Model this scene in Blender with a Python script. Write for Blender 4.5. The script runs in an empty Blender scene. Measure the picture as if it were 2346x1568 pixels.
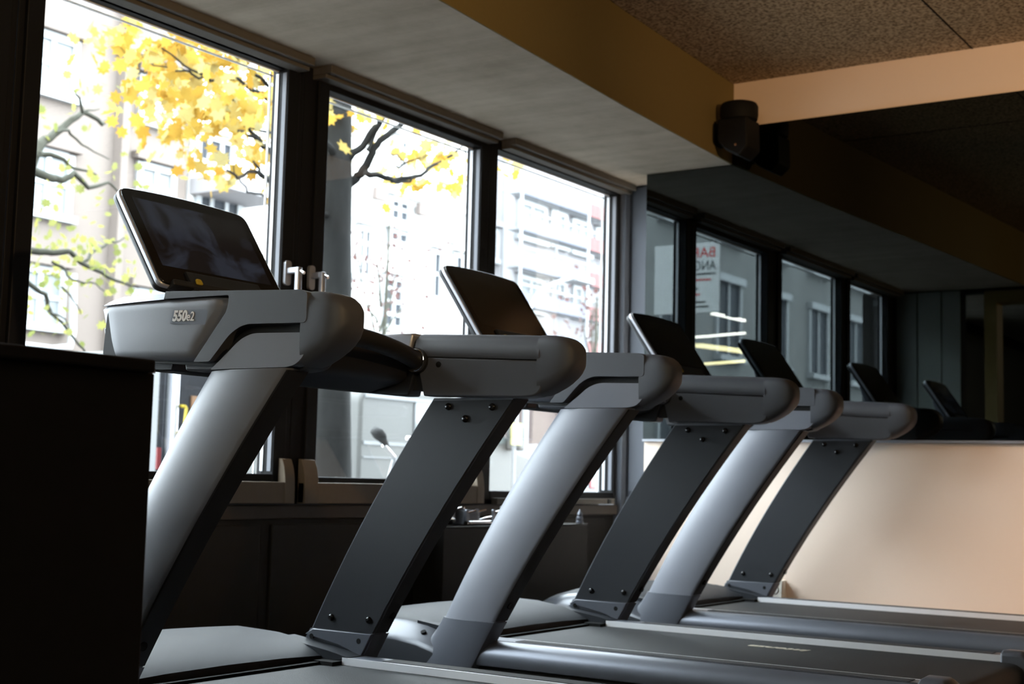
import bpy, bmesh, math, random
from mathutils import Vector, Matrix
random.seed(7)
S = bpy.context.scene
COL = S.collection

# ------------------------------------------------------------------ camera, sky, exposure
FPX, CAMH = 3184.0, 0.70
YAW, PITCH, ROLL = map(math.radians, (-33.7047, 5.7062, 1.4215))
_cy, _sy, _cp, _sp = math.cos(YAW), math.sin(YAW), math.cos(PITCH), math.sin(PITCH)
FWD = Vector((_sy*_cp, _cy*_cp, _sp))
_r = Vector((_cy, -_sy, 0)); _u = _r.cross(FWD)
RGT = math.cos(ROLL)*_r + math.sin(ROLL)*_u
UPV = -math.sin(ROLL)*_r + math.cos(ROLL)*_u
cam = bpy.data.cameras.new('camera'); camo = bpy.data.objects.new('camera', cam); COL.objects.link(camo)
cam.sensor_width = 36; cam.lens = FPX/2346*36; cam.clip_start = .02; cam.clip_end = 400
M4 = Matrix.Identity(4)
for i in range(3):
    M4[i][0] = RGT[i]; M4[i][1] = UPV[i]; M4[i][2] = -FWD[i]
M4[2][3] = CAMH
camo.matrix_world = M4
cam.dof.use_dof = True; cam.dof.focus_distance = 2.9; cam.dof.aperture_fstop = 6.3
S.camera = camo

W = bpy.data.worlds.new('overcast'); S.world = W; W.use_nodes = True
_n = W.node_tree.nodes; _l = W.node_tree.links
_bg = _n['Background']; _bg.inputs['Color'].default_value = (.84, .92, 1.0, 1); _bg.inputs['Strength'].default_value = 11.0
vs = S.view_settings
vs.view_transform = 'Standard'; vs.look = 'None'; vs.exposure = 0.9; vs.gamma = 1.0; vs.use_curve_mapping = False

def at(x, y, X0):
    """world point on the plane X = X0 seen at photograph pixel x, y"""
    d = RGT*((x-1173)/FPX) - UPV*((y-784)/FPX) + FWD
    return Vector((0, 0, CAMH)) + d*(X0/d.x)

# ------------------------------------------------------------------ materials
def lin(c):
    return tuple(((v/255)/12.92 if v/255 <= .04045 else ((v/255+.055)/1.055)**2.4) for v in c)
MATS = {}
def mat(name, col, rough=.5, metal=0.0, spec=.5, noise=0.0, scale=40, bump=0.0, bscale=200, stretch=(1, 1, 1), emit=None, coat=0.0):
    m = bpy.data.materials.new(name); m.use_nodes = True; nt = m.node_tree; b = nt.nodes['Principled BSDF']
    b.inputs['Base Color'].default_value = (*col, 1); b.inputs['Roughness'].default_value = rough
    b.inputs['Metallic'].default_value = metal; b.inputs['Specular IOR Level'].default_value = spec
    b.inputs['Coat Weight'].default_value = coat
    if noise or bump:
        tc = nt.nodes.new('ShaderNodeTexCoord'); mp = nt.nodes.new('ShaderNodeMapping')
        mp.inputs['Scale'].default_value = stretch
        nt.links.new(tc.outputs['Object'], mp.inputs['Vector'])
    if noise:
        nz = nt.nodes.new('ShaderNodeTexNoise'); nz.inputs['Scale'].default_value = scale; nz.inputs['Detail'].default_value = 6
        nt.links.new(mp.outputs[0], nz.inputs['Vector'])
        mx = nt.nodes.new('ShaderNodeMix'); mx.data_type = 'RGBA'
        mx.inputs['A'].default_value = (*[max(0, c*(1-noise)) for c in col], 1)
        mx.inputs['B'].default_value = (*[min(1, c*(1+noise)) for c in col], 1)
        nt.links.new(nz.outputs['Fac'], mx.inputs['Factor']); nt.links.new(mx.outputs['Result'], b.inputs['Base Color'])
    if bump:
        n2 = nt.nodes.new('ShaderNodeTexNoise'); n2.inputs['Scale'].default_value = bscale; n2.inputs['Detail'].default_value = 4
        nt.links.new(mp.outputs[0], n2.inputs['Vector'])
        bp = nt.nodes.new('ShaderNodeBump'); bp.inputs['Strength'].default_value = bump; bp.inputs['Distance'].default_value = .004
        nt.links.new(n2.outputs['Fac'], bp.inputs['Height']); nt.links.new(bp.outputs[0], b.inputs['Normal'])
    if emit:
        b.inputs['Emission Color'].default_value = (*emit[0], 1); b.inputs['Emission Strength'].default_value = emit[1]
    MATS[name] = m
    return m
shell = mat('satin_charcoal_shell', (.165, .172, .200), .50, .08, .5, bump=.12, bscale=900)
plate = mat('black_painted_plate', (.016, .0175, .022), .45, .2, .5, bump=.1, bscale=900)
rubber = mat('soft_grip_charcoal', (.062, .066, .080), .50, 0, .5, bump=.15, bscale=1200)
boot = mat('moulded_foot_plastic', (.090, .096, .115), .40, .15, .5)
cover = mat('motor_cover_plastic', (.017, .019, .024), .56, .1, .28, bump=.1, bscale=700)
lipm = mat('bright_rail_lip', (.80, .81, .84), .34, .2, .5)
bevelm = mat('satin_bevel', (.075, .080, .095), .24, .2, .6)
silver = mat('silver_trim', (.42, .43, .47), .35, .6, .5)
railm = mat('rail_aluminium', (.16, .17, .20), .38, .5, .5)
blackp = mat('matte_black_plastic', (.012, .012, .013), .55, 0, .4)
gap = mat('black_gap', (.004, .004, .004), .8, 0, .2)
beltm = mat('belt_rubber', (.016, .0165, .018), .62, 0, .35, noise=.25, scale=260, bump=.35, bscale=420)
stripm = mat('rail_grip_strip', (.045, .045, .047), .7, 0, .3, bump=.5, bscale=600)
boltm = mat('black_bolt', (.02, .02, .022), .18, .6, .6)
bezel = mat('gloss_black_bezel', (.006, .006, .007), .12, 0, .5)
chrome = mat('chrome', (.75, .75, .76), .12, 1, .5)
whitet = mat('white_print', (.85, .86, .88), .5)
goldt = mat('pale_print', (.55, .50, .40), .5)
yellow = mat('yellow_plastic', (.36, .27, .02), .5)
framem = mat('window_frame_black', (.008, .008, .009), .55, 0, .14)
gasketm = mat('blue_grey_gasket', (.16, .17, .20), .5)
jambm = mat('anodised_glazing_bead', (.74, .76, .80), .35, .3, .5)
spacer = mat('pale_spacer', (.75, .77, .80), .4, .2, .5)
brown = mat('dark_brown_panel', (.012, .0095, .007), .6, 0, .3, noise=.15, scale=20)
traym = mat('taupe_board', (.17, .137, .102), .6, 0, .3, noise=.08, scale=30)
apronm = mat('grey_brown_board', (.055, .045, .037), .6, 0, .3, noise=.1, scale=20)
trimm = mat('grey_wood_trim', (.10, .09, .078), .7, 0, .3, noise=.2, scale=8, stretch=(8, 1, 8))
stripw = mat('slate_blue_board', (.075, .085, .105), .6, 0, .3)
cream = mat('cream_paint', (.87, .715, .60), .75, 0, .2, bump=.08, bscale=160)
olive = mat('ochre_paint', (.19, .142, .055), .8, 0, .2, noise=.05, scale=60)
floorm = mat('dark_rubber_floor', (.018, .018, .018), .7, 0, .3)
darkw = mat('dark_wall', (.028, .026, .023), .8, 0, .2)
panelw = mat('grey_green_panel', (.36, .40, .37), .6, 0, .3)
doorm = mat('black_door', (.008, .008, .008), .5)
mustard = mat('mustard_door_frame', (.24, .17, .05), .6)
cabm = mat('dark_cabinet_laminate', (.0075, .0060, .0050), .6, 0, .25, noise=.12, scale=30)
spk = mat('speaker_black', (.006, .006, .006), .7, 0, .2)
socketm = mat('white_socket', (.80, .77, .70), .4)
wood = mat('brown_cardboard', (.22, .12, .06), .7)

def concrete():
    m = mat('board_marked_concrete', (.40, .375, .335), .85, 0, .15)
    nt = m.node_tree; b = nt.nodes['Principled BSDF']
    tc = nt.nodes.new('ShaderNodeTexCoord')
    mp = nt.nodes.new('ShaderNodeMapping'); mp.inputs['Scale'].default_value = (.5, 7, 1)
    nt.links.new(tc.outputs['Object'], mp.inputs['Vector'])
    n1 = nt.nodes.new('ShaderNodeTexNoise'); n1.inputs['Scale'].default_value = 2.2; n1.inputs['Detail'].default_value = 9; n1.inputs['Roughness'].default_value = .62
    nt.links.new(mp.outputs[0], n1.inputs['Vector'])
    n2 = nt.nodes.new('ShaderNodeTexNoise'); n2.inputs['Scale'].default_value = 3.0; n2.inputs['Detail'].default_value = 5
    nt.links.new(tc.outputs['Object'], n2.inputs['Vector'])
    add = nt.nodes.new('ShaderNodeMath'); add.operation = 'ADD'
    nt.links.new(n1.outputs['Fac'], add.inputs[0]); nt.links.new(n2.outputs['Fac'], add.inputs[1])
    cr = nt.nodes.new('ShaderNodeValToRGB')
    cr.color_ramp.elements[0].position = .33; cr.color_ramp.elements[0].color = (.37, .32, .25, 1)
    cr.color_ramp.elements[1].position = .66; cr.color_ramp.elements[1].color = (.56, .495, .405, 1)
    hf = nt.nodes.new('ShaderNodeMath'); hf.operation = 'MULTIPLY'; hf.inputs[1].default_value = .5; n1.inputs['Scale'].default_value = 1.3; n2.inputs['Scale'].default_value = 5.0; n2.inputs['Roughness'].default_value = .7
    nt.links.new(add.outputs[0], hf.inputs[0]); nt.links.new(hf.outputs[0], cr.inputs[0]); nt.links.new(cr.outputs[0], b.inputs['Base Color'])
    return m
concretem = concrete()
def ceiling_mat():
    m = mat('speckled_ceiling_board', (.30, .22, .15), .9, 0, .1)
    nt = m.node_tree; b = nt.nodes['Principled BSDF']
    tc = nt.nodes.new('ShaderNodeTexCoord')
    n1 = nt.nodes.new('ShaderNodeTexNoise'); n1.inputs['Scale'].default_value = 75; n1.inputs['Detail'].default_value = 3
    nt.links.new(tc.outputs['Object'], n1.inputs['Vector'])
    cr = nt.nodes.new('ShaderNodeValToRGB')
    cr.color_ramp.elements[0].position = .36; cr.color_ramp.elements[0].color = (.16, .12, .075, 1)
    cr.color_ramp.elements[1].position = .60; cr.color_ramp.elements[1].color = (.52, .40, .265, 1)
    nt.links.new(n1.outputs['Fac'], cr.inputs[0]); nt.links.new(cr.outputs[0], b.inputs['Base Color'])
    return m
ceilm = ceiling_mat()
def mirror_mat():
    m = mat('smoked_mirror', (.078, .089, .092), .0, 1.0, .5)
    return m
mirrorm = mirror_mat()
def glass_mat():
    m = bpy.data.materials.new('window_glass'); m.use_nodes = True; nt = m.node_tree
    for n in list(nt.nodes): nt.nodes.remove(n)
    o = nt.nodes.new('ShaderNodeOutputMaterial'); t = nt.nodes.new('ShaderNodeBsdfTransparent'); t.inputs[0].default_value = (.95, .97, .96, 1)
    g = nt.nodes.new('ShaderNodeBsdfGlossy'); g.inputs['Roughness'].default_value = 0
    f = nt.nodes.new('ShaderNodeFresnel'); ge = nt.nodes.new('ShaderNodeNewGeometry')
    io = nt.nodes.new('ShaderNodeMapRange'); io.inputs['To Min'].default_value = 1.45; io.inputs['To Max'].default_value = 1/1.45   # no false total reflection on leaving the pane
    nt.links.new(ge.outputs['Backfacing'], io.inputs['Value']); nt.links.new(io.outputs[0], f.inputs[0])
    mx = nt.nodes.new('ShaderNodeMixShader')
    nt.links.new(f.outputs[0], mx.inputs[0]); nt.links.new(t.outputs[0], mx.inputs[1]); nt.links.new(g.outputs[0], mx.inputs[2])
    nt.links.new(mx.outputs[0], o.inputs[0])
    return m
glassm = glass_mat()
def leaf_mat(name, c0, c1, c2):
    m = bpy.data.materials.new(name); m.use_nodes = True; nt = m.node_tree
    for n in list(nt.nodes): nt.nodes.remove(n)
    o = nt.nodes.new('ShaderNodeOutputMaterial')
    ge = nt.nodes.new('ShaderNodeNewGeometry'); cr = nt.nodes.new('ShaderNodeValToRGB')
    e = cr.color_ramp.elements; e[0].position = 0; e[0].color = (*c0, 1); e[1].position = 1; e[1].color = (*c2, 1)
    k = e.new(.5); k.color = (*c1, 1)
    nt.links.new(ge.outputs['Random Per Island'], cr.inputs[0])
    d = nt.nodes.new('ShaderNodeBsdfDiffuse'); t = nt.nodes.new('ShaderNodeBsdfTranslucent'); mx = nt.nodes.new('ShaderNodeMixShader'); mx.inputs[0].default_value = .5
    nt.links.new(cr.outputs[0], d.inputs[0]); nt.links.new(cr.outputs[0], t.inputs[0])
    nt.links.new(d.outputs[0], mx.inputs[1]); nt.links.new(t.outputs[0], mx.inputs[2]); nt.links.new(mx.outputs[0], o.inputs[0])
    return m

# ------------------------------------------------------------------ mesh helpers
class MB:
    def __init__(s): s.v = []; s.f = []
    def add(s, vs_, fs):
        b = len(s.v); s.v += [tuple(p) for p in vs_]; s.f += [tuple(i+b for i in f) for f in fs]; return s
    def box(s, x0, x1, y0, y1, z0, z1):
        v = [(x, y, z) for z in (z0, z1) for y in (y0, y1) for x in (x0, x1)]
        return s.add(v, [(0, 2, 3, 1), (4, 5, 7, 6), (0, 1, 5, 4), (2, 6, 7, 3), (0, 4, 6, 2), (1, 3, 7, 5)])
    def prism_xz(s, poly, y0, y1):
        n = len(poly)
        v = [(x, y0, z) for x, z in poly] + [(x, y1, z) for x, z in poly]
        f = [tuple(range(n)), tuple(range(2*n-1, n-1, -1))] + [(i, i+n, (i+1) % n+n, (i+1) % n) for i in range(n)]
        return s.add(v, f)
    def prism_xy(s, poly, z0, z1):
        n = len(poly)
        v = [(x, y, z0) for x, y in poly] + [(x, y, z1) for x, y in poly]
        f = [tuple(range(n)), tuple(range(2*n-1, n-1, -1))] + [(i, i+n, (i+1) % n+n, (i+1) % n) for i in range(n)]
        return s.add(v, f)
    def prism_yz(s, poly, x0, x1):
        n = len(poly)
        v = [(x0, y, z) for y, z in poly] + [(x1, y, z) for y, z in poly]
        f = [tuple(range(n)), tuple(range(2*n-1, n-1, -1))] + [(i, i+n, (i+1) % n+n, (i+1) % n) for i in range(n)]
        return s.add(v, f)
    def loft(s, rings, caps=True, closed=True):
        n = len(rings[0]); v = [p for r in rings for p in r]; f = []
        for k in range(len(rings)-1):
            for i in range(n if closed else n-1):
                j = (i+1) % n; f.append((k*n+i, k*n+j, (k+1)*n+j, (k+1)*n+i))
        if caps and closed: f += [tuple(range(n-1, -1, -1)), tuple(range((len(rings)-1)*n, len(rings)*n))]
        return s.add(v, f)
    def tube(s, pts, r, n=10, caps=True):
        pts = [Vector(p) for p in pts]; rs = r if isinstance(r, (list, tuple)) else [r]*len(pts); rings = []
        up = None
        for i, p in enumerate(pts):
            t = (pts[min(i+1, len(pts)-1)] - pts[max(i-1, 0)]).normalized()
            a = Vector((0, 0, 1)) if abs(t.z) < .9 else Vector((1, 0, 0))
            u = t.cross(a).normalized()
            if up is not None:
                u = (up - t*up.dot(t)).normalized()
            up = u; w = t.cross(u)
            rings.append([p + (u*math.cos(2*math.pi*k/n) + w*math.sin(2*math.pi*k/n))*rs[i] for k in range(n)])
        return s.loft(rings, caps)
    def ball(s, c, r, nu=14, nv=9, sc=(1, 1, 1)):
        c = Vector(c); rings = []
        for j in range(nv+1):
            th = math.pi*min(max(j/nv, .02), .98)
            rings.append([(c.x+sc[0]*r*math.sin(th)*math.cos(2*math.pi*i/nu), c.y+sc[1]*r*math.sin(th)*math.sin(2*math.pi*i/nu), c.z-sc[2]*r*math.cos(th)) for i in range(nu)])
        return s.loft(rings)
    def cyl(s, p0, p1, r, n=20): return s.tube([p0, p1], r, n)
    def build(s, name, m, parent=None, bevel=0, seg=2, smooth=40, loc=None):
        me = bpy.data.meshes.new(name); me.from_pydata(s.v, [], s.f)
        bm = bmesh.new(); bm.from_mesh(me); bmesh.ops.recalc_face_normals(bm, faces=bm.faces); bm.to_mesh(me); bm.free()
        if smooth:
            me.shade_smooth(); me.set_sharp_from_angle(angle=math.radians(smooth))
        me.materials.append(m)
        o = bpy.data.objects.new(name, me); COL.objects.link(o)
        if parent: o.parent = parent
        if loc: o.location = loc
        if bevel:
            b = o.modifiers.new('bevel', 'BEVEL'); b.width = bevel; b.segments = seg; b.limit_method = 'ANGLE'; b.angle_limit = math.radians(35)
            b.harden_normals = False
        return o
def tag(o, label=None, cat=None, group=None, kind=None):
    if label: o['label'] = label
    if cat: o['category'] = cat
    if group: o['group'] = group
    if kind: o['kind'] = kind
    return o
def empty(name, loc=(0, 0, 0), rz=0):
    o = bpy.data.objects.new(name, None); COL.objects.link(o); o.location = loc; o.rotation_euler = (0, 0, rz); o.empty_display_size = .1
    return o
def copy_tree(o, parent=None):
    c = o.copy(); COL.objects.link(c); c.parent = parent
    for ch in list(o.children): copy_tree(ch, c)
    return c
def rnd(poly, r, n=5):
    """fillet the corners of a closed polygon; r is one radius or one per corner"""
    out = []; N = len(poly)
    for i in range(N):
        p = Vector((*poly[i], 0)); a = Vector((*poly[i-1], 0)); b = Vector((*poly[(i+1) % N], 0))
        rr = r[i] if isinstance(r, (list, tuple)) else r
        d = min(rr, (a-p).length*.48, (b-p).length*.48)
        if d < 1e-5: out.append((p.x, p.y)); continue
        p0 = p + (a-p).normalized()*d; p1 = p + (b-p).normalized()*d
        for k in range(n+1):
            t = k/n; q = p0*(1-t)**2 + p*2*t*(1-t) + p1*t*t
            out.append((q.x, q.y))
    return out
def lerp_tab(tab, z):
    tab = sorted(tab)
    if z <= tab[0][0]: a, b = tab[0], tab[1]
    elif z >= tab[-1][0]: a, b = tab[-2], tab[-1]
    else:
        for a, b in zip(tab, tab[1:]):
            if a[0] <= z <= b[0]: break
    t = (z-a[0])/(b[0]-a[0]); return a[1]+(b[1]-a[1])*t
def text_mesh(name, body, size, m, parent, mtx, shear=0, depth=.0006, xs=1.0, bold=0.0):
    cu = bpy.data.curves.new(name, 'FONT'); cu.body = body; cu.size = size; cu.extrude = depth; cu.shear = shear; cu.resolution_u = 4; cu.offset = bold
    to = bpy.data.objects.new(name+'_t', cu); COL.objects.link(to)
    dg = bpy.context.evaluated_depsgraph_get()
    me = bpy.data.meshes.new_from_object(to.evaluated_get(dg)); bpy.data.objects.remove(to); bpy.data.curves.remove(cu)
    me.transform(mtx @ Matrix.Diagonal((xs, 1, 1, 1))); me.materials.clear(); me.materials.append(m); me.name = name
    o = bpy.data.objects.new(name, me); COL.objects.link(o); o.parent = parent
    return o
def basis(xa, ya, org):
    xa, ya = Vector(xa).normalized(), Vector(ya).normalized(); za = xa.cross(ya)
    m = Matrix.Identity(4)
    for i in range(3): m[i][0] = xa[i]; m[i][1] = ya[i]; m[i][2] = za[i]; m[i][3] = org[i]
    return m

# ------------------------------------------------------------------ the room
YM = 5.94            # mirror face
XE, YB, ZC, ZS = 4.0, -9.0, 2.61, 2.217
tag(MB().box(-3.7, XE+.2, YB-.2, 6.4, -.2, 0).build('floor', floorm, smooth=0), kind='structure')
tag(MB().box(-3.7, XE+.2, YB-.2, 6.4, ZC, ZC+.25).build('ceiling', ceilm, smooth=0), kind='structure')
# dropped concrete soffit along the windows and its ochre fascia
edge = [(-2.36, YB), (-2.40, 0), (-2.60, 3.43), (-2.69, 4.8), (-2.752, 6.17)]
sof = MB().prism_xy([(-3.56, YB)] + edge + [(-3.56, 6.17)], ZS, ZC-.002).build('ceiling_soffit', concretem, smooth=0); tag(sof, kind='structure')
fa = MB()
fa.prism_xy(edge + [(x+.006, y) for x, y in reversed(edge)], ZS, ZC-.003)
tag(fa.build('trim_1', olive, smooth=0), kind='structure')
# seams in the ceiling boards
cj = MB(); cj.box(-2.7, XE, 4.62, 4.626, ZC-.0015, ZC+.001); cj.box(-1.62, -1.614, YB, 6.17, ZC-.0015, ZC+.001)
tag(cj.build('trim_2', gap, smooth=0), kind='structure')
# window wall: apron, header, end pieces
wl = MB(); wl.box(-3.70, -3.45, YB, 6.17, 0, .575); wl.box(-3.70, -3.45, 1.25, 1.42, .575, ZS); wl.box(-3.70, -3.45, YB, -.42, .575, ZS); wl.box(-3.70, -3.56, -.42, 1.25, .575, .60)
wl.box(-3.70, -3.56, 1.42, 6.17, .575, .60)
tag(wl.build('wall_left', brown, smooth=0), kind='structure')
ap = MB()
for y0, y1 in ((1.45, 2.42), (2.46, 3.60), (3.66, 4.90), (4.98, 6.02)):
    ap.box(-3.45, -3.438, y0, y1, .13, .525)
tag(ap.build('trim_3', brown, bevel=.003, smooth=0), kind='structure')
ap = MB(); ap.box(-3.45, -3.425, 1.42, 6.15, .545, .595)
tag(ap.build('trim_4', apronm, bevel=.004, smooth=0), kind='structure')
bt = MB()
for y0, y1 in ((1.45, 2.47), (2.53, 3.70), (3.79, 4.93), (5.03, 6.15)):
    bt.box(-3.46, -3.36, y0, y1, ZS-.030, ZS); bt.box(-3.46, -3.385, y0, y1, ZS-.045, ZS-.030)
tag(bt.build('trim_5', trimm, bevel=.003, smooth=0), kind='structure')
tag(MB().box(-3.46, XE+.2, 6.17, 6.4, 0, ZC).build('wall_far', stripw, smooth=0), kind='structure')
gs = MB(); gs.box(-3.45, -3.405, 6.12, 6.17, 0, ZS); gs.box(-3.385, -3.20, 6.155, 6.17, .66, ZS-.01); gs.box(-3.40, -3.20, 6.152, 6.17, 0, .63)
tag(gs.build('trim_6', stripw, bevel=.003, smooth=0), kind='structure')
fur = [(-3.19, 0), (XE, 0), (XE, ZC), (-2.74, ZC), (-2.74, ZS), (-3.19, ZS)]
tag(MB().prism_xz(fur, 5.955, 6.17).build('wall_end', cream, smooth=0), kind='structure')
tag(MB().box(XE, XE+.2, YB, 6.4, 0, ZC).build('wall_right', darkw, smooth=0), kind='structure')
tag(MB().box(-3.7, XE+.2, YB-.2, YB, 0, ZC).build('wall_back', darkw, smooth=0), kind='structure')
# stub wall seen only in the mirror, with panelling and a framed door
st = MB(); st.box(-3.45, -2.95, 1.25, 1.38, 0, ZS); st.box(-2.95, -2.15, 1.25, 1.38, 2.19, ZS); st.box(-2.36, -2.15, 1.25, 1.38, ZS, ZC)
tag(st.build('wall_near', darkw, smooth=0), kind='structure')
pn = MB()
for x0, x1 in ((-3.44, -3.285), (-3.275, -3.10), (-3.09, -2.955)): pn.box(x0, x1, 1.38, 1.392, 0, ZS-.01)
tag(pn.build('trim_7', panelw, smooth=0), kind='structure')
df = MB(); df.box(-2.77, -2.68, 1.25, 1.42, 0, 2.19); df.box(-2.68, -2.15, 1.25, 1.42, 2.10, 2.19)
tag(df.build('trim_8', mustard, smooth=0), kind='structure')

# mirror
mr = [(-3.19, .915), (XE-.02, .915), (XE-.02, 2.392), (-2.745, 2.392), (-2.745, ZS-.003), (-3.19, ZS-.003)]
mo = MB().prism_xz(mr, YM, 5.955).build('wall_mirror', mirrorm, smooth=0)
tag(mo, 'large smoked grey mirror covering the end wall above the cream panel', 'mirror')
ed = MB().box(-3.192, XE-.02, YM-.003, YM+.014, .905, .916).build('bottom_rail', silver, mo, smooth=0)

# windows
def window(n, y0, y1, z0, z1, o0, o1, handle=None, fm=framem):
    w = empty('window_%d' % n); tag(w, kind='structure')
    def ring(a0, a1, b0, b1, A0, A1, B0, B1, x0, x1):
        r = MB()
        r.box(x0, x1, A0, a0, B0, B1); r.box(x0, x1, a1, A1, B0, B1); r.box(x0, x1, a0, a1, B0, b0); r.box(x0, x1, a0, a1, b1, B1)
        return r
    ring(y0-.006, y1+.006, z0-.006, z1+.006, o0+.002, o1-.002, .597, ZS-.001, -3.522, -3.45).build('window_frame', fm, w, bevel=.002, smooth=0)
    ring(y0, y1, z0, z1, y0-.062, y1+.062, z0-.040, z1+.045, -3.50, -3.436).build('sash', fm, w, bevel=.004, smooth=0)
    b = MB()                                            # pale glazing bead and grey gasket round the pane
    b.box(-3.499, -3.485, y1-.003, y1+.001, z0+.01, z1-.01); b.box(-3.499, -3.485, y0-.001, y0+.003, z0+.01, z1-.01)
    b.box(-3.496, -3.488, y0, y1, z1-.004, z1+.001)
    b.build('glazing_bead', jambm, w, smooth=0)
    b = MB(); b.box(-3.464, -3.446, y1-.003, y1+.001, z0+.01, z1-.01); b.build('gasket', gasketm, w, smooth=0)
    sp = MB(); sp.box(-3.522, -3.516, y1-.014, y1-.008, z0, z1); sp.box(-3.522, -3.516, y0, y1, z1-.016, z1-.010)
    sp.build('spacer', spacer, w, smooth=0)
    MB().box(-3.514, -3.510, y0+.001, y1-.001, z0+.001, z1-.001).build('glass_pane', glassm, w, smooth=0)
    if handle:
        hy, hz = handle
        h = MB(); h.prism_yz(rnd([(hy-.016, hz-.045), (hy+.016, hz-.045), (hy+.016, hz+.045), (hy-.016, hz+.045)], .014), -3.436, -3.424)
        h = h.build('handle_plate', silver, w, smooth=40)
        l = MB(); l.box(-3.424, -3.372, hy-.010, hy+.010, hz-.004, hz+.018); l.box(-3.384, -3.366, hy-.011, hy+.011, hz-.125, hz+.018)
        l.build('lever', silver, h, bevel=.004)
        k = MB(); k.tube([(-3.370, hy, hz+.006), (-3.348, hy, hz-.004)], [.005, .006], 8); k.build('key', chrome, h)
    return w
window(1, 2.585, 3.647, .703, 2.172, 2.500, 3.745, (3.672, 1.425))
window(2, 3.873, 4.880, .697, 2.150, 3.745, 4.943, (3.800, 1.425))
w3 = window(3, 5.005, 6.092, .655, 2.166, 4.943, 6.168)
window(4, 1.600, 2.410, .703, 2.172, 1.42, 2.500)
window(5, -.32, 1.17, .703, 2.172, -.42, 1.25)  # unseen window, added to light the near treadmill's outer faces
MB().box(-3.436, -3.405, 5.02, 6.06, .597, .624).build('window_ledge', trimm, w3, bevel=.002, smooth=0)
MB().box(-3.410, -3.398, 5.985, 6.01, .600, .622).build('ledge_bracket', blackp, w3, smooth=0)

# sill trays with curved cheeks
def tray(name, y0, y1, cheeks, label):
    t = empty(name, (-3.43, (y0+y1)/2, .60)); tag(t, label, 'sill tray', 'taupe trays on the window sills')
    cx, cyy = -3.43, (y0+y1)/2
    b = MB(); b.prism_xz([(.0, .0), (.03, .0), (.03, .076), (.0, .076)], y0-cyy, y1-cyy); b.build('front_board', traym, t, bevel=.003, smooth=0)
    prof = [(-.004, 0), (.034, 0), (.034, .06), (.031, .095), (.024, .130), (.012, .158), (-.004, .160)]
    for c0, c1 in cheeks:
        MB().prism_xz(prof, c0-cyy, c1-cyy).build('end_cheek', traym, t, bevel=.002)
    return t
tray('sill_tray', 2.53, 3.722, [(2.53, 2.575), (3.672, 3.722)], 'taupe sill tray under the window behind the nearest treadmill, beside the mullion')
tray('sill_tray', 3.775, 4.908, [(3.775, 3.848), (4.858, 4.908)], 'taupe sill tray under the window that shows the tree trunk')

# ------------------------------------------------------------------ treadmill
def fF(z): return 0.20143*z*z + 0.38799*z + -2.72203      # front edge of an upright at height z
def fR(z): return 0.18101*z*z + 0.48216*z + -2.53200      # rear edge
def up_ring(z, sg, grow=0.0):
    d = .05 if sg < 0 else 0.0                           # the near post stands a little further back
    a, b = fF(z)-grow+d, fR(z)+grow+d
    R = [(a, .419), (a+.004, .426)]
    for k in range(1, 9):                                # rounded outer nose
        t = k/8*math.pi/2
        R.append((a+.005+.150*(1-math.cos(t)), .428+(.054+grow)*math.sin(t)))
    R += [(b-.012, .482+grow), (b-.003, .479+grow), (b+.002, .472), (b+.002, .450), (b+.001, .424), (b, .419)]
    return [(x, sg*y, z) for x, y in R]

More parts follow.
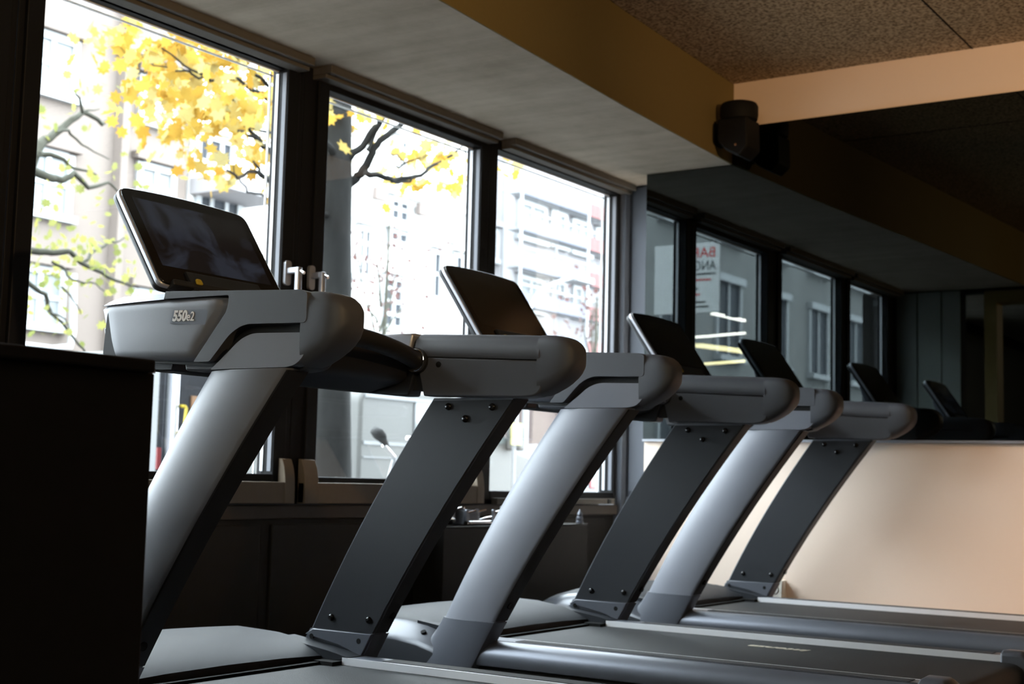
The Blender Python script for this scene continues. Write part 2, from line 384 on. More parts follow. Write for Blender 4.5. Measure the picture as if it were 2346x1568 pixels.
def treadmill(lettered):
    T = empty('treadmill')
    # frame and deck
    fr = MB(); fr.box(-3.05, -1.02, -.40, .40, .06, .185); fr.box(-2.45, -1.02, -.455, -.40, .045, .150); fr.box(-2.45, -1.02, .40, .455, .045, .150)
    fr.build('deck_frame', blackp, T, bevel=.008)
    for x in (-2.9, -1.12):
        for y in (-.36, .36): MB().cyl((x, y, 0), (x, y, .07), .03, 14).build('levelling_foot', blackp, T)
    bl = MB(); r = .045
    prof = [(-2.60, .206), (-1.06, .206)] + [(-1.06+r*math.sin(a), .206-r+r*math.cos(a)) for a in [math.pi*k/8 for k in range(1, 9)]] + [(-2.60, .206-2*r)]
    bl.prism_xz(prof, -.345, .345)
    belt = bl.build('running_belt', beltm, T)
    if lettered:
        mt = basis((-1, 0, 0), (0, -1, 0), (-1.613, .192, .2072))
        text_mesh('belt_lettering', 'intenza', .064, goldt, belt, mt, shear=.25, depth=.0004, xs=1.08, bold=.0011)
    for sg in (-1, 1):
        rl = MB()
        sec = [(.350, .206), (.350, .222), (.356, .2245), (.418, .2245), (.436, .2225), (.455, .216), (.470, .205), (.479, .190), (.480, .170), (.474, .155), (.455, .150), (.350, .150)]
        rings = []
        for x in (-2.425, -1.085): rings.append([(x, sg*y, z) for y, z in sec])
        rl.loft(rings); rail = rl.build('side_rail', railm, T, smooth=35)
        gs_ = MB(); gs_.box(-2.30, -1.12, min(sg*.362, sg*.412), max(sg*.362, sg*.412), .2243, .2262); gs_.build('grip_strip', stripm, rail, bevel=.0008, smooth=0)
        lip = MB(); lip.box(-2.425, -1.085, min(sg*.3485, sg*.3535), max(sg*.3485, sg*.3535), .206, .2252); lip.build('rail_lip', lipm, rail, smooth=0)
        ln = MB(); ln.box(-2.40, -1.09, min(sg*.4215, sg*.4245), max(sg*.4215, sg*.4245), .2235, .2248); ln.build('rail_groove', gap, rail, smooth=0)
        ec = MB()
        sec2 = [(.335, .10), (.335, .232), (.36, .240), (.43, .236), (.468, .215), (.484, .18), (.484, .08), (.335, .08)]
        ec.loft([[(x, sg*y, z if x < -1.0 else .08+(z-.08)*.72) for y, z in sec2] for x in (-1.09, -1.03, -.975)])
        ec.build('rear_end_cap', boot, T, bevel=.006)
    # motor cover: lofted crowned hood
    Hx = [(-3.14, .10), (-3.125, .155), (-3.09, .200), (-3.02, .242), (-2.92, .272), (-2.80, .286), (-2.70, .283), (-2.62, .272), (-2.56, .257), (-2.515, .240), (-2.497, .230)]
    rings = []
    for x, h in Hx:
        k = min(1, (h-.05)/.2)
        s_ = [(-.476, .045), (-.478, h-.085*k), (-.472, h-.062*k), (-.418, h-.024*k), (-.400, h-.017*k), (-.34, h-.006*k), (-.20, h), (0, h+.002)]
        s_ = s_ + [(-y, z) for y, z in reversed(s_[:-1])]
        rings.append([(x, y, z) for y, z in s_])
    hood = MB().loft(rings).build('motor_cover', cover, T, smooth=50)
    for sg in (-1, 1):
        cbv = MB(); rings = []
        for x, h in Hx[2:]:
            k_ = [(-.4185, h-.0232), (-.4725, h-.0612), (-.4775, h-.080), (-.474, h-.080), (-.470, h-.064), (-.418, h-.0265)]
            rings.append([(x, -sg*y, z) for y, z in k_])
        cbv.loft(rings); cbv.build('cover_bevel', bevelm, hood, smooth=60)
    # side skirts of the cover beside the uprights, ending in a point at the rail
    for sg in (-1, 1):
        sk = MB()
        pr = rnd([(-2.66, .262), (-2.56, .250), (-2.47, .238), (-2.405, .226), (-2.46, .212), (-2.60, .20), (-2.66, .20)], [.0, .02, .02, .004, .01, .0, .0])
        sk.prism_xz(pr, min(sg*.350, sg*.420), max(sg*.350, sg*.420)); sk.build('cover_skirt', cover, hood, bevel=.005)
        bg = MB(); bg.box(-2.50, -2.425, min(sg*.31, sg*.352), max(sg*.31, sg*.352), .19, .2165); bg.build('shadow_gap', gap, hood, smooth=0)
    bg = MB(); bg.box(-2.53, -2.470, -.345, .345, .195, .2135); bg.build('shadow_gap', gap, hood, smooth=0)
    for sg in (-1, 1):
        # moulded foot with a fillet towards the motor cover
        fo = MB(); zs = [.04, .10, .14, .165, .185, .20, .215, .23, .245, .258, .27, .283]
        rings = []
        for z in zs:
            rg = up_ring(z, sg, .006); a = rg[0][0]
            ext = max(0, (.283-z))/.083; ext = min(1, ext)
            sh = .10*max(0, min(1, (.283-z)/.20))**1.7
            rings.append([(x-sh*max(0, 1-(x-a)/.16), y, zz) for x, y, zz in rg])
        fo.loft(rings); foot = fo.build('foot_cover', boot, T, smooth=50)
        if sg < 0: MB().cyl((-2.615, -.4440, .2265), (-2.615, -.4485, .2335), .0085, 14).build('screw_hole', gap, foot)
        for hx, hz in ((-2.592, .263), (-2.425, .263)) if sg > 0 else ():
            MB().cyl((hx+.004, sg*.4135, hz), (hx+.004, sg*.4085, hz), .0075, 14).build('screw_hole', gap, foot)
        if sg > 0: tip = MB(); tip.prism_xz([(-2.612, .268), (-2.585, .284), (-2.378, .284), (-2.412, .224), (-2.44, .232), (-2.49, .247), (-2.56, .258)], min(sg*.409, sg*.420), max(sg*.409, sg*.420)); tip.build('inner_flange', boot, foot, bevel=.002)
        # upright
        up = MB(); N = 18
        up.loft([up_ring(.283+(.912-.283)*k/N, sg) for k in range(N+1)])
        upr = up.build('upright', shell, T, smooth=50)
        rp = MB(); rp.loft([[(fR(z)+.001+(.05 if sg < 0 else 0)+o_, sg*y_, z) for o_, y_ in ((-.006, .4185), (-.001, .4785), (.003, .4765), (.004, .470), (.004, .4195))] for z in [.286+(.908-.286)*k/14 for k in range(15)]]); rp.build('rear_trim', blackp, upr, smooth=50)
        ip = MB(); dd = .05 if sg < 0 else 0
        pr = [(fF(z)+.004+dd, z) for z in [.286+(.905-.286)*k/14 for k in range(15)]]; pr += [(fR(z)-.002+dd, z) for z in [.905-(.905-.286)*k/14 for k in range(15)]]
        ip.prism_xz(pr, min(sg*.4165, sg*.4195), max(sg*.4165, sg*.4195)); ip.build('inner_plate', plate, upr, smooth=30)
        for bx, bz in ((-2.525, .318), (-2.394, .320), (-2.151, .889), (-2.012, .887), (-2.096, .857)):
            bx += dd; bo = MB(); rr = .0098
            rings = [[(bx+rr*s1*math.cos(2*math.pi*k/16), sg*(.4165-h), bz+rr*s1*math.sin(2*math.pi*k/16)) for k in range(16)] for s1, h in ((1, 0), (1, .002), (.86, .0052), (.5, .0068), (.08, .0072))]
            bo.loft(rings); bo.build('bolt', boltm, upr, smooth=60)
        kn = MB(); kn.cyl((-2.375+dd, sg*.455, .340), (-2.340+dd, sg*.455, .332), .010, 12); kn.build('rear_bolt', boltm, upr)
        # handrail arm
        yo, yi = .482, .385
        core = MB(); cp = rnd([(-2.47, .945), (-2.46, 1.06), (-1.83, 1.045), (-1.80, 1.02), (-1.82, .968), (-1.875, .930), (-2.10, .922)], [.02, .02, .02, .02, .02, .02, .02])
        core.prism_xz(cp, min(sg*.40, sg*.456), max(sg*.40, sg*.456)); arm = core.build('handrail', blackp, T)
        # outer upper grip, with the undercut groove below it
        gu = MB()
        gp = rnd([(-2.155, .930), (-2.062, 1.036), (-2.060, 1.066), (-2.25, 1.068), (-2.25, 1.084), (-1.862, 1.0665), (-1.845, 1.060), (-1.845, 1.006), (-1.85, 1.000), (-1.90, 1.001), (-2.012, 1.004), (-2.050, .988), (-2.108, .930)],
                 [.004, .02, .006, .0, .004, .006, .006, .004, .004, .01, .05, .05, .006])
        gu.prism_xz(gp, min(sg*.440, sg*yo), max(sg*.440, sg*yo)); gu.build('outer_grip', rubber, arm, bevel=.007, seg=3)
        # inner upper grip (catches the light along a bevelled top)
        gi = MB(); xs_ = [-2.245, -2.06, -1.92, -1.855]
        rings = []
        for x in xs_:
            e = max(0, min(1, (x+1.87)/.10)); top = 1.084-(x+2.25)*.047 - .045*e*e; bot = 1.022-(x+2.25)*.05 - .085*max(0, e-.25)
            if x > -1.79: top, bot = top-.006, bot+.012
            rings.append([(x, sg*y, z) for y, z in [(.388, bot), (.384, bot+.012), (.392, top-.018), (.412, top-.003), (.430, top+.001), (.452, top), (.452, bot)]])
        gi.loft(rings); gi.build('inner_grip', rubber, arm, smooth=50)
        il = MB(); ip_ = rnd([(-2.245, 1.021), (-1.845, 1.0), (-1.845, .98), (-1.845, .95), (-1.850, .925), (-1.866, .912), (-1.90, .908), (-2.215, .916)], [.0, .0, .012, .02, .02, .02, .01, .004])
        il.prism_xz(ip_, min(sg*.390, sg*.446), max(sg*.390, sg*.446)); il.build('inner_lower_shell', rubber, arm, bevel=.006)
        tipm = MB(); rings = []
        for x, zt_, zb_, wf in ((-1.862, 1.0660, .9145, .985), (-1.845, 1.0655, .9205, 1.0), (-1.82, 1.0635, .9325, 1.0), (-1.803, 1.0605, .943, .99), (-1.789, 1.0555, .954, .96), (-1.777, 1.047, .966, .89), (-1.768, 1.037, .979, .77), (-1.7625, 1.026, .991, .56), (-1.760, 1.016, 1.001, .25)):
            yc_, hw_, zc_, hz_ = .434, .0475*wf, (zt_+zb_)/2, (zt_-zb_)/2
            ring = []
            for q in range(28):
                t_ = 2*math.pi*q/28; cx_, sx_ = math.cos(t_), math.sin(t_)
                ring.append((x, sg*(yc_+hw_*math.copysign(abs(cx_)**.45, cx_)), zc_+hz_*math.copysign(abs(sx_)**.45, sx_)))
            rings.append(ring)
        tipm.loft(rings); tipm.build('end_pad', rubber, arm, smooth=60)
        # outer lower shell joining the upright
        ol = MB(); lp = rnd([(-2.108, .9135), (-2.060, .948), (-2.030, .972), (-1.995, .985), (-1.838, .981), (-1.852, .934), (-1.874, .917), (-1.90, .9135)], [.004, .02, .03, .03, .008, .012, .012, .004])
        ol.prism_xz(lp, min(sg*.43, sg*.478), max(sg*.43, sg*.478)); ol.build('lower_shell', shell, arm, bevel=.009, seg=3)
        # front cover; silver top strip puts the upward face's brightness into its colour
        fc = MB(); rings = []
        def cy_(x, z): t = max(0, (-2.08-x)/.41); return .482-.030*t**2.2-.007*max(0, (1.0-z)/.07)**2
        for k in range(13):                               # bottom to top, each ring a closed row of points
            t = k/12; z0 = .9335+(1.067-.9335)*t
            xl = -2.436+(-2.490+2.436)*min(1, (t/.93)) + (.012*((t-.93)/.07) if t > .93 else 0)
            xr = lerp_tab([(0, -2.158), (.72, -2.078), (.82, -2.066), (.90, -2.068), (1, -2.082)], t)
            row = [(xl+(xr-xl)*j/14, z0+.010*(1-t)*(1-j/14)+.004*t*(1-j/14)) for j in range(15)]
            inset = .010 if k in (0, 12) else 0
            rings.append([(x, sg*(cy_(x, z)-inset-(.008 if j in (0, 14) else 0)), z) for j, (x, z) in enumerate(row)] + [(x, sg*.415, z) for x, z in (row[-1], row[0])])
        fc.loft(rings); fco = fc.build('front_cover', shell, arm, smooth=50)
        st_ = MB(); rings = []
        for k in range(11):
            x = -2.484+(2.484-2.258)*k/10; zt_ = 1.0845-.013*max(0, 1-k/3)**1.6; yo_ = cy_(x, 1.05)
            rings.append([(x, sg*.400, zt_), (x, sg*(yo_-.012), zt_), (x, sg*(yo_-.003), zt_-.004), (x, sg*yo_, 1.0675), (x, sg*.400, 1.0675)])
        st_.loft(rings); st_.build('top_strip', silver, arm, smooth=50)
        npl = MB(); npl.prism_xz([(-2.2225, 1.0435), (-2.118, 1.0395), (-2.1255, 1.0075), (-2.2315, 1.0145)], min(sg*.474, sg*.4818), max(sg*.474, sg*.4818))
        nplo = npl.build('nameplate', railm, arm, smooth=0)
        if sg < 0:
            mt = basis((1, 0, -.03), (0, 0, 1), (-2.2235, -.4822, 1.0195)); text_mesh('nameplate_lettering', '550', .0310, whitet, arm, mt, shear=.22, xs=.90, bold=.0011)
            mt = basis((1, 0, -.03), (0, 0, 1), (-2.1815, -.4822, 1.0180)); text_mesh('nameplate_lettering', 'e2', .0275, whitet, arm, mt, shear=.12, xs=.85, bold=.0003)
        # inner front piece in paler plastic with a collar for the grip bar
        fi = MB(); fi.prism_xz(rnd([(-2.44, 1.072), (-2.40, 1.082), (-2.252, 1.082), (-2.262, 1.0225), (-2.44, 1.028)], [.01, .01, .0, .0, .0]), min(sg*.384, sg*.43), max(sg*.384, sg*.43)); fi.build('inner_front_cap', silver, arm, bevel=.005)
        fl = MB(); fl.prism_xz([(-2.47, .932), (-2.49, 1.02), (-2.44, 1.0275), (-2.250, 1.0215), (-2.222, 1.005), (-2.245, .975), (-2.262, .917), (-2.30, .917)], min(sg*.386, sg*.44), max(sg*.386, sg*.44)); fl.build('inner_front_shell', plate, arm, bevel=.004)
        sh_ = MB(); sh_.cyl((-2.168, sg*.3885, .998), (-2.168, sg*.392, .998), .008, 14); sh_.build('screw_hole', gap, arm)
    # console body between the arms
    cb = MB(); pr = rnd([(-2.46, .930), (-2.475, .97), (-2.48, 1.06), (-2.44, 1.068), (-2.30, 1.05), (-2.245, 1.02), (-2.27, .955), (-2.40, .925)], .02)
    cb.prism_xz(pr, -.388, .388); con = cb.build('console', blackp, T, bevel=.006)
    MB().box(-2.68, -2.44, -.10+.057, .10+.057, 1.0, 1.062).build('neck_base', plate, con, bevel=.01)
    gb = MB(); pts = []
    for k in range(17):
        t = -1+2*k/16; pts.append((-2.235+.045*(1-t*t), .385*t, 1.008+.035*(1-t*t)))
    gb.tube(pts, .024, 14); grip = gb.build('grip_bar', blackp, con)
    sb = MB(); sb.tube([Vector(p)+Vector((-.004, 0, .0215)) for p in pts[7:13]], .0055, 8); sb.build('pulse_sensor', chrome, grip)
    for sg in (-1, 1):
        rg = MB(); rg.cyl((-2.236, sg*.392, 1.008), (-2.232, sg*.372, 1.010), .033, 20); rg.build('collar', blackp, grip)
        rg = MB(); rg.tube([(-2.232+.0285*math.cos(a), sg*.371, 1.010+.0285*math.sin(a)) for a in [2*math.pi*k/24 for k in range(25)]], .0022, 6); rg.build('collar_ring', chrome, grip)
    tr = MB(); tr.box(-2.46, -2.30, -.22, .22, 1.060, 1.082); tr.build('tray', blackp, con, bevel=.012)
    # display head: neck, casing, glass
    DC = .057
    nk = MB(); nk.prism_xz(rnd([(-2.665, 1.03), (-2.758, 1.22), (-2.785, 1.30), (-2.70, 1.29), (-2.66, 1.20), (-2.60, 1.16), (-2.56, 1.05)], [.01, .03, .02, .01, .03, .03, .01]), -.10+DC, .10+DC)
    neck = nk.build('display_neck', railm, T, bevel=.012)
    nf = MB(); nf.prism_xz(rnd([(-2.60, 1.05), (-2.655, 1.19), (-2.63, 1.21), (-2.52, 1.06)], .006), -.13+DC, .13+DC); nf.build('neck_front', plate, neck, bevel=.006)
    mxd = basis((0, 1, 0), (-.176, 0, .256), (-2.700, DC, 1.296))       # display plane: x along the row, y up the tilted face
    def pt(u, v, w): return mxd @ Vector((u, v, w))
    def slab(poly, w0, w1):
        n = len(poly); m_ = MB()
        m_.add([pt(u, v, w0) for u, v in poly] + [pt(u, v, w1) for u, v in poly], [tuple(range(n)), tuple(range(2*n-1, n-1, -1))]+[(i, i+n, (i+1) % n+n, (i+1) % n) for i in range(n)])
        return m_
    hw, hh = .2275, .158
    outl = rnd([(-hw, -hh), (hw, -hh), (hw, hh), (-hw, hh)], [.02, .02, .03, .03], 6)
    # the long edges bow a little
    outl = [(u, v + (.010*(1-(u/hw)**2) if v > 0 else -.012*(1-(u/hw)**2))) for u, v in outl]
    extra = []
    for i, (u, v) in enumerate(outl):
        extra.append((u, v)); u2, v2 = outl[(i+1) % len(outl)]
        if abs(u2-u) > .2:
            for k in range(1, 8):
                t = k/8; uu = u+(u2-u)*t; sgn = 1 if v > 0 else -1
                extra.append((uu, sgn*(hh+.011*(1-(uu/hw)**2))))
    outl = extra
    case = slab(outl, -.034, -.016).build('display', plate, T, bevel=.006, seg=3)
    slab([(u*1.004, v*1.004) for u, v in outl], -.019, -.003).build('silver_rim', silver, case, bevel=.005, seg=3)
    slab([(u*.988, v*.985) for u, v in outl], -.012, .0015).build('bezel', bezel, case, bevel=.002)
    scr = slab([(-.196, -.098), (.196, -.098), (.196, .128), (-.196, .128)], .0010, .0018)
    scro = scr.build('screen', SCREEN, case, smooth=0)
    slab(rnd([(-.200, -.168), (.200, -.168), (.196, -.150), (-.196, -.150)], .006), -.014, .014).build('lower_lip', blackp, case, bevel=.005)
    sk_ = slab(rnd([(-.122, -.158), (-.098, -.158), (-.100, -.140), (-.118, -.140)], .006), .012, .019); sk_.build('safety_tag', yellow, case, bevel=.003)
    return T

def screen_mat():
    """a powered display showing a dim slate picture"""
    m = bpy.data.materials.new('display_glass'); m.use_nodes = True; nt = m.node_tree; b = nt.nodes['Principled BSDF']
    b.inputs['Base Color'].default_value = (.010, .011, .014, 1); b.inputs['Roughness'].default_value = .10
    tc = nt.nodes.new('ShaderNodeTexCoord')
    nz = nt.nodes.new('ShaderNodeTexNoise'); nz.inputs['Scale'].default_value = 7; nz.inputs['Detail'].default_value = 3; nz.inputs['Distortion'].default_value = 1.2
    nt.links.new(tc.outputs['Object'], nz.inputs['Vector'])
    cr = nt.nodes.new('ShaderNodeValToRGB'); e = cr.color_ramp.elements
    e[0].position = .42; e[0].color = (.0015, .0014, .0018, 1); e[1].position = .60; e[1].color = (.0085, .0105, .0155, 1)
    nt.links.new(nz.outputs['Fac'], cr.inputs[0]); nt.links.new(cr.outputs[0], b.inputs['Emission Color']); b.inputs['Emission Strength'].default_value = 1.0
    return m
SCREEN = screen_mat(); SCREEN_OFF = mat('switched_off_glass', (.012, .012, .011), .16, 0, .5)

YA = 2.517
TB = treadmill(True); TB.location = (0, YA+1.4, 0)
tag(TB, 'charcoal treadmill in the middle of the row with maker lettering on its belt', 'treadmill', 'treadmills in a row facing the windows')
TA = copy_tree(TB); TA.location = (0, YA, 0)
TC = copy_tree(TB); TC.location = (-.047, YA+2.8055, 0)
for t in (TA, TC):
    for ch in list(t.children):
        for g in list(ch.children):
            if g.name.startswith('belt_lettering'): bpy.data.objects.remove(g)
tag(TA, 'charcoal treadmill nearest the dark cabinet, with 550e2 nameplate and yellow tag showing', 'treadmill')
tag(TC, 'charcoal treadmill at the far end of the row beside the cream wall', 'treadmill')

for t in (TB, TC):
    for ch in t.children:
        if ch.name.startswith('display') and not ch.name.startswith('display_neck'):
            for g in ch.children:
                if g.name.startswith('screen'):
                    g.data = g.data.copy(); g.data.materials[0] = SCREEN_OFF
# ------------------------------------------------------------------ things in the room
cb_ = empty('cabinet', (-1.75, 1.10, 0)); tag(cb_, 'dark brown cabinet with a flat top cutting off the near treadmill', 'cabinet')
MB().box(-.20, .25, -.42, .246, 0, .838).build('carcass', cabm, cb_, bevel=.003, smooth=0)
MB().box(-.20, .262, -.42, .236, .838, .856).build('cabinet_top', cabm, cb_, bevel=.003, smooth=0)
MB().box(.20, .247, .236, .249, .8385, .844).build('top_edge_strip', spacer, cb_, smooth=0)

bx = empty('storage_box', (-3.36, 5.026, 0)); tag(bx, 'low dark brown box under the window ledge, chrome handles lying on top', 'box')
MB().box(-.065, .08, -.561, .561, 0, .506).build('carcass', cabm, bx, bevel=.003, smooth=0)
MB().box(-.067, .082, -.563, .563, .506, .512).build('lid', brown, bx, bevel=.002, smooth=0)
def cable_bar(p0, p1, bend, label, rz):
    c = (Vector(p0)+Vector(p1))/2
    e = empty('cable_handle', c); tag(e, label, 'cable attachment', 'chrome cable attachments on the box')
    a, b = Vector(p0)-c, Vector(p1)-c
    pts = [a+(b-a)*t + Vector((0, 0, bend*math.sin(math.pi*t))) for t in [k/8 for k in range(9)]]
    MB().tube(pts, .0095, 10).build('bar', chrome, e)
    for t, s in ((.06, 1), (.94, -1)):
        q = a+(b-a)*t
        MB().prism_yz(rnd([(q.y-.011, q.z-.006), (q.y+.011, q.z-.006), (q.y+.004, q.z+.055), (q.y-.016, q.z+.055)], .007), q.x-.004, q.x+.004).build('swivel_plate', railm, e)
        MB().tube([q+Vector((-.004, -.012, .04)), q+Vector((.02, .03, .052))], .0035, 8).build('pin', chrome, e)
    return e
cable_bar((-3.30, 4.475, .524), (-3.33, 4.60, .536), .012, 'bent chrome cable handle at the left end of the box top', 0)
cable_bar((-3.31, 4.655, .524), (-3.30, 4.86, .524), -.001, 'straight chrome cable bar with dark plates lying on the box', 0)
cable_bar((-3.36, 4.80, .524), (-3.34, 4.98, .536), .01, 'chrome cable handle with a twisted plate, partly behind the treadmill post', 0)
gpad = empty('rubber_grip', (-3.37, 4.74, .512)); tag(gpad, 'dark rubber grip standing among the chrome handles', 'grip')
MB().prism_yz(rnd([(-.06, 0), (.06, 0), (.045, .06), (-.03, .068)], .015), -.03, .03).build('grip_body', rubber, gpad, bevel=.006)
MB().cyl((.0, -.02, .05), (.0, -.02, .075), .006, 10).build('stud', chrome, gpad)
cone = MB()
prof = [(.018, 0), (.018, .010), (.013, .014), (.016, .018), (.015, .030), (.010, .034), (.013, .038), (.011, .050), (.005, .056), (.003, .066)]
cone.loft([[(r*math.cos(2*math.pi*k/16), r*math.sin(2*math.pi*k/16), z) for k in range(16)] for r, z in prof])
co = cone.build('ribbed_cone', railm, loc=(-3.30, 5.545, .512)); tag(co, 'small grey ribbed plastic cone standing at the box corner', 'cone')

sk = empty('wall_socket', (-2.50, 5.955, .246)); tag(sk, 'white surface wall socket low on the cream wall behind the far treadmill', 'socket')
MB().box(-.04, .042, -.045, 0, -.04, .04).build('housing', socketm, sk, bevel=.006)
MB().tube([(-.0+.022*math.cos(a), -.0455, .0+.022*math.sin(a)) for a in [2*math.pi*k/20 for k in range(21)]], .002, 6).build('socket_ring', cabm, sk)
for q in (-.009, .009): MB().cyl((q, -.046, 0), (q, -.044, 0), .003, 8).build('contact_hole', gap, sk)

# loudspeaker hung in the corner of the fascia and the mirror
sp = empty('loudspeaker', (-2.62, 5.76, 2.21)); tag(sp, 'black loudspeaker mounted in the ceiling corner beside the mirror', 'speaker')
bd = MB(); rr = [(.066, .150), (.084, .162), (.088, .185), (.088, .222), (.080, .238), (.055, .246), (.01, .248)]
bd.loft([[(.0+r*math.cos(2*math.pi*k/24), r*math.sin(2*math.pi*k/24), z) for k in range(24)] for r, z in rr]); bd.build('driver_dome', spk, sp)
MB().prism_xz(rnd([(-.075, .16), (.07, .16), (.075, .02), (.03, -.02), (-.03, .01), (-.075, .06)], .012), -.075, .075).build('enclosure', spk, sp, bevel=.008)
MB().prism_yz(rnd([(-.06, .05), (.06, .05), (.06, .155), (-.06, .155)], .03), -.128, -.10).build('wall_bracket', spk, sp)
MB().cyl((-.11, 0, .10), (-.06, 0, .10), .02, 12).build('bracket_arm', spk, sp)
MB().ball((.02, -.082, .03), .006, 8, 6).build('status_lamp', wood, sp)

# ceiling lamps behind the camera, and added fill spots over the free floor
def lamp(p0, p1, w, col, st, label, name='ceiling_lamp'):
    a, b = Vector(p0), Vector(p1); c = (a+b)/2; L = (b-a).length; rz = math.atan2(b.y-a.y, b.x-a.x)
    e = empty(name, (c.x, c.y, ZC), rz); tag(e, label, 'lamp', 'ceiling lamps')
    MB().box(-L/2-.02, L/2+.02, -w/2-.012, w/2+.012, -.045, 0).build('lamp_housing', socketm, e, bevel=.004, smooth=0)
    m = mat('lamp_%d' % len(MATS), (.9, .9, .9), .4, emit=(col, st))
    MB().box(-L/2, L/2, -w/2, w/2, -.062, -.0455).build('diffuser', m, e, bevel=.004, smooth=0)
    return e
LW, LY = (1, .93, .82), (1, .83, .42)
lamp((-.54, -1.75, 0), (-.58, -2.50, 0), .07, LW, 90, 'white tube lamp reflected in the mirror above the yellow ones')
lamp((.80, -3.90, 0), (-.4, -3.55, 0), .07, LW, 90, 'thin white tube lamp reflected below the poster in the mirror')
lamp((1.15, -4.70, 0), (.85, -6.05, 0), .30, LY, 45, 'broad yellow lamp reflected beside the tablet of the far treadmill')
lamp((2.35, -7.45, 0), (1.1, -7.0, 0), .16, LY, 55, 'narrow yellow lamp reflected lowest in the mirror')
def fill_spotlamp(p, tgt, power, ang, label, col=(1, .72, .47)):  # added out-of-view fill light, warms the end wall, upper strip and fascia
    e = empty('fill_spot', p); tag(e, label, 'lamp')
    d = (Vector(tgt)-Vector(p)).normalized()
    MB().cyl((0, 0, 0), (0, 0, ZC-p[2]), .012, 10).build('stem', spk, e)
    MB().tube([-d*.12, d*.02], [.04, .05], 20).build('fill_spot_housing', spk, e)
    ld = bpy.data.lights.new('fill_beam', 'SPOT'); ld.energy = power; ld.color = col; ld.spot_size = math.radians(ang); ld.spot_blend = 1.0; ld.shadow_soft_size = .045
    lo = bpy.data.objects.new('fill_beam', ld); COL.objects.link(lo); lo.parent = e; lo.location = d*.07; lo.rotation_euler = d.to_track_quat('-Z', 'Y').to_euler()
fill_spotlamp((1.0, 3.9, 2.42), (-.80, 5.94, .22), 200, 43, 'added out-of-view fill spot aimed at the cream end wall', (1, .60, .33))
fill_spotlamp((.6, 2.9, 1.95), (-1.5, 5.94, 2.62), 130, 62, 'added out-of-view fill spot aimed up at the strip above the mirror', (1, .62, .30))
fill_spotlamp((1.1, 1.3, 1.95), (-2.4, 2.4, 2.52), 150, 70, 'added out-of-view fill spot aimed up at the ochre fascia over the belts', (1, .66, .32))

# ------------------------------------------------------------------ outside
asphalt = mat('asphalt', (.06, .06, .062), .9, 0, .2, noise=.2, scale=8)
paving = mat('pale_paving', (.10, .098, .095), .85, 0, .2, noise=.12, scale=5)
bark = mat('grey_bark', (.020, .0205, .020), .9, 0, .1, noise=.7, scale=7, bump=.8, bscale=60, stretch=(1, 1, .35))
bark2 = mat('brown_bark', (.045, .045, .036), .9, 0, .1, noise=.35, scale=14)
render_b = mat('beige_render', (.132, .110, .098), .9, 0, .1, noise=.06, scale=1.2)
render_w = mat('white_render', (.50, .49, .48), .9, 0, .1, noise=.04, scale=1.0)
render_s = mat('pale_grey_render', (.215, .207, .213), .9, 0, .1, noise=.05, scale=1.0)
brick = mat('pink_plaster', (.135, .112, .103), .9, 0, .1, noise=.15, scale=3)
wframe = mat('white_window_frame', (.25, .255, .26), .6)
wpane = mat('pale_window_pane', (.150, .160, .165), .5, 0, .15)
wdark = mat('dark_window_pane', (.022, .025, .031), .5, 0, .15)
plank_r = mat('red_toe_board', (.105, .034, .033), .8)
plank_g = mat('blue_grey_toe_board', (.072, .075, .095), .8)
steelp = mat('galvanised_pole', (.20, .205, .215), .5, .3)
vanw = mat('white_van_paint', (.080, .080, .077), .5, 0, .2)
vang = mat('grey_truck_paint', (.075, .08, .085), .4)
carg = mat('dark_vehicle_glass', (.014, .016, .019), .1, 0, .5)
carg2 = mat('green_tinted_glass', (.085, .098, .096), .1, 0, .5)
tyre = mat('tyre_black', (.02, .02, .02), .8)
redl = mat('red_lamp_lens', (.16, .01, .012), .3)
sgny = mat('yellow_sign_face', (.24, .22, .06), .5)
tag(MB().box(-60, -7.9, -40, 90, -.40, -.28).build('road', asphalt, smooth=0), kind='structure')
tag(MB().box(-7.9, -3.7, -40, 90, -.40, -.16).build('sidewalk', paving, smooth=0), kind='structure')
tag(MB().box(-15.9, -13.6, -40, 90, -.28, -.16).build('sidewalk', paving, smooth=0), kind='structure')
# outer skin of our own house so that no light leaks into the room
sk2 = MB(); sk2.box(-3.78, -3.70, -12, 14, 2.42, 6.5); sk2.box(-3.78, -3.70, -12, -.5, -.2, 2.217); sk2.box(-3.78, -3.70, 6.8, 14, -.2, 2.217); sk2.box(-3.78, -3.70, -.5, 6.8, -.2, .57)
tag(sk2.build('wall_outside', render_s, smooth=0), kind='structure')

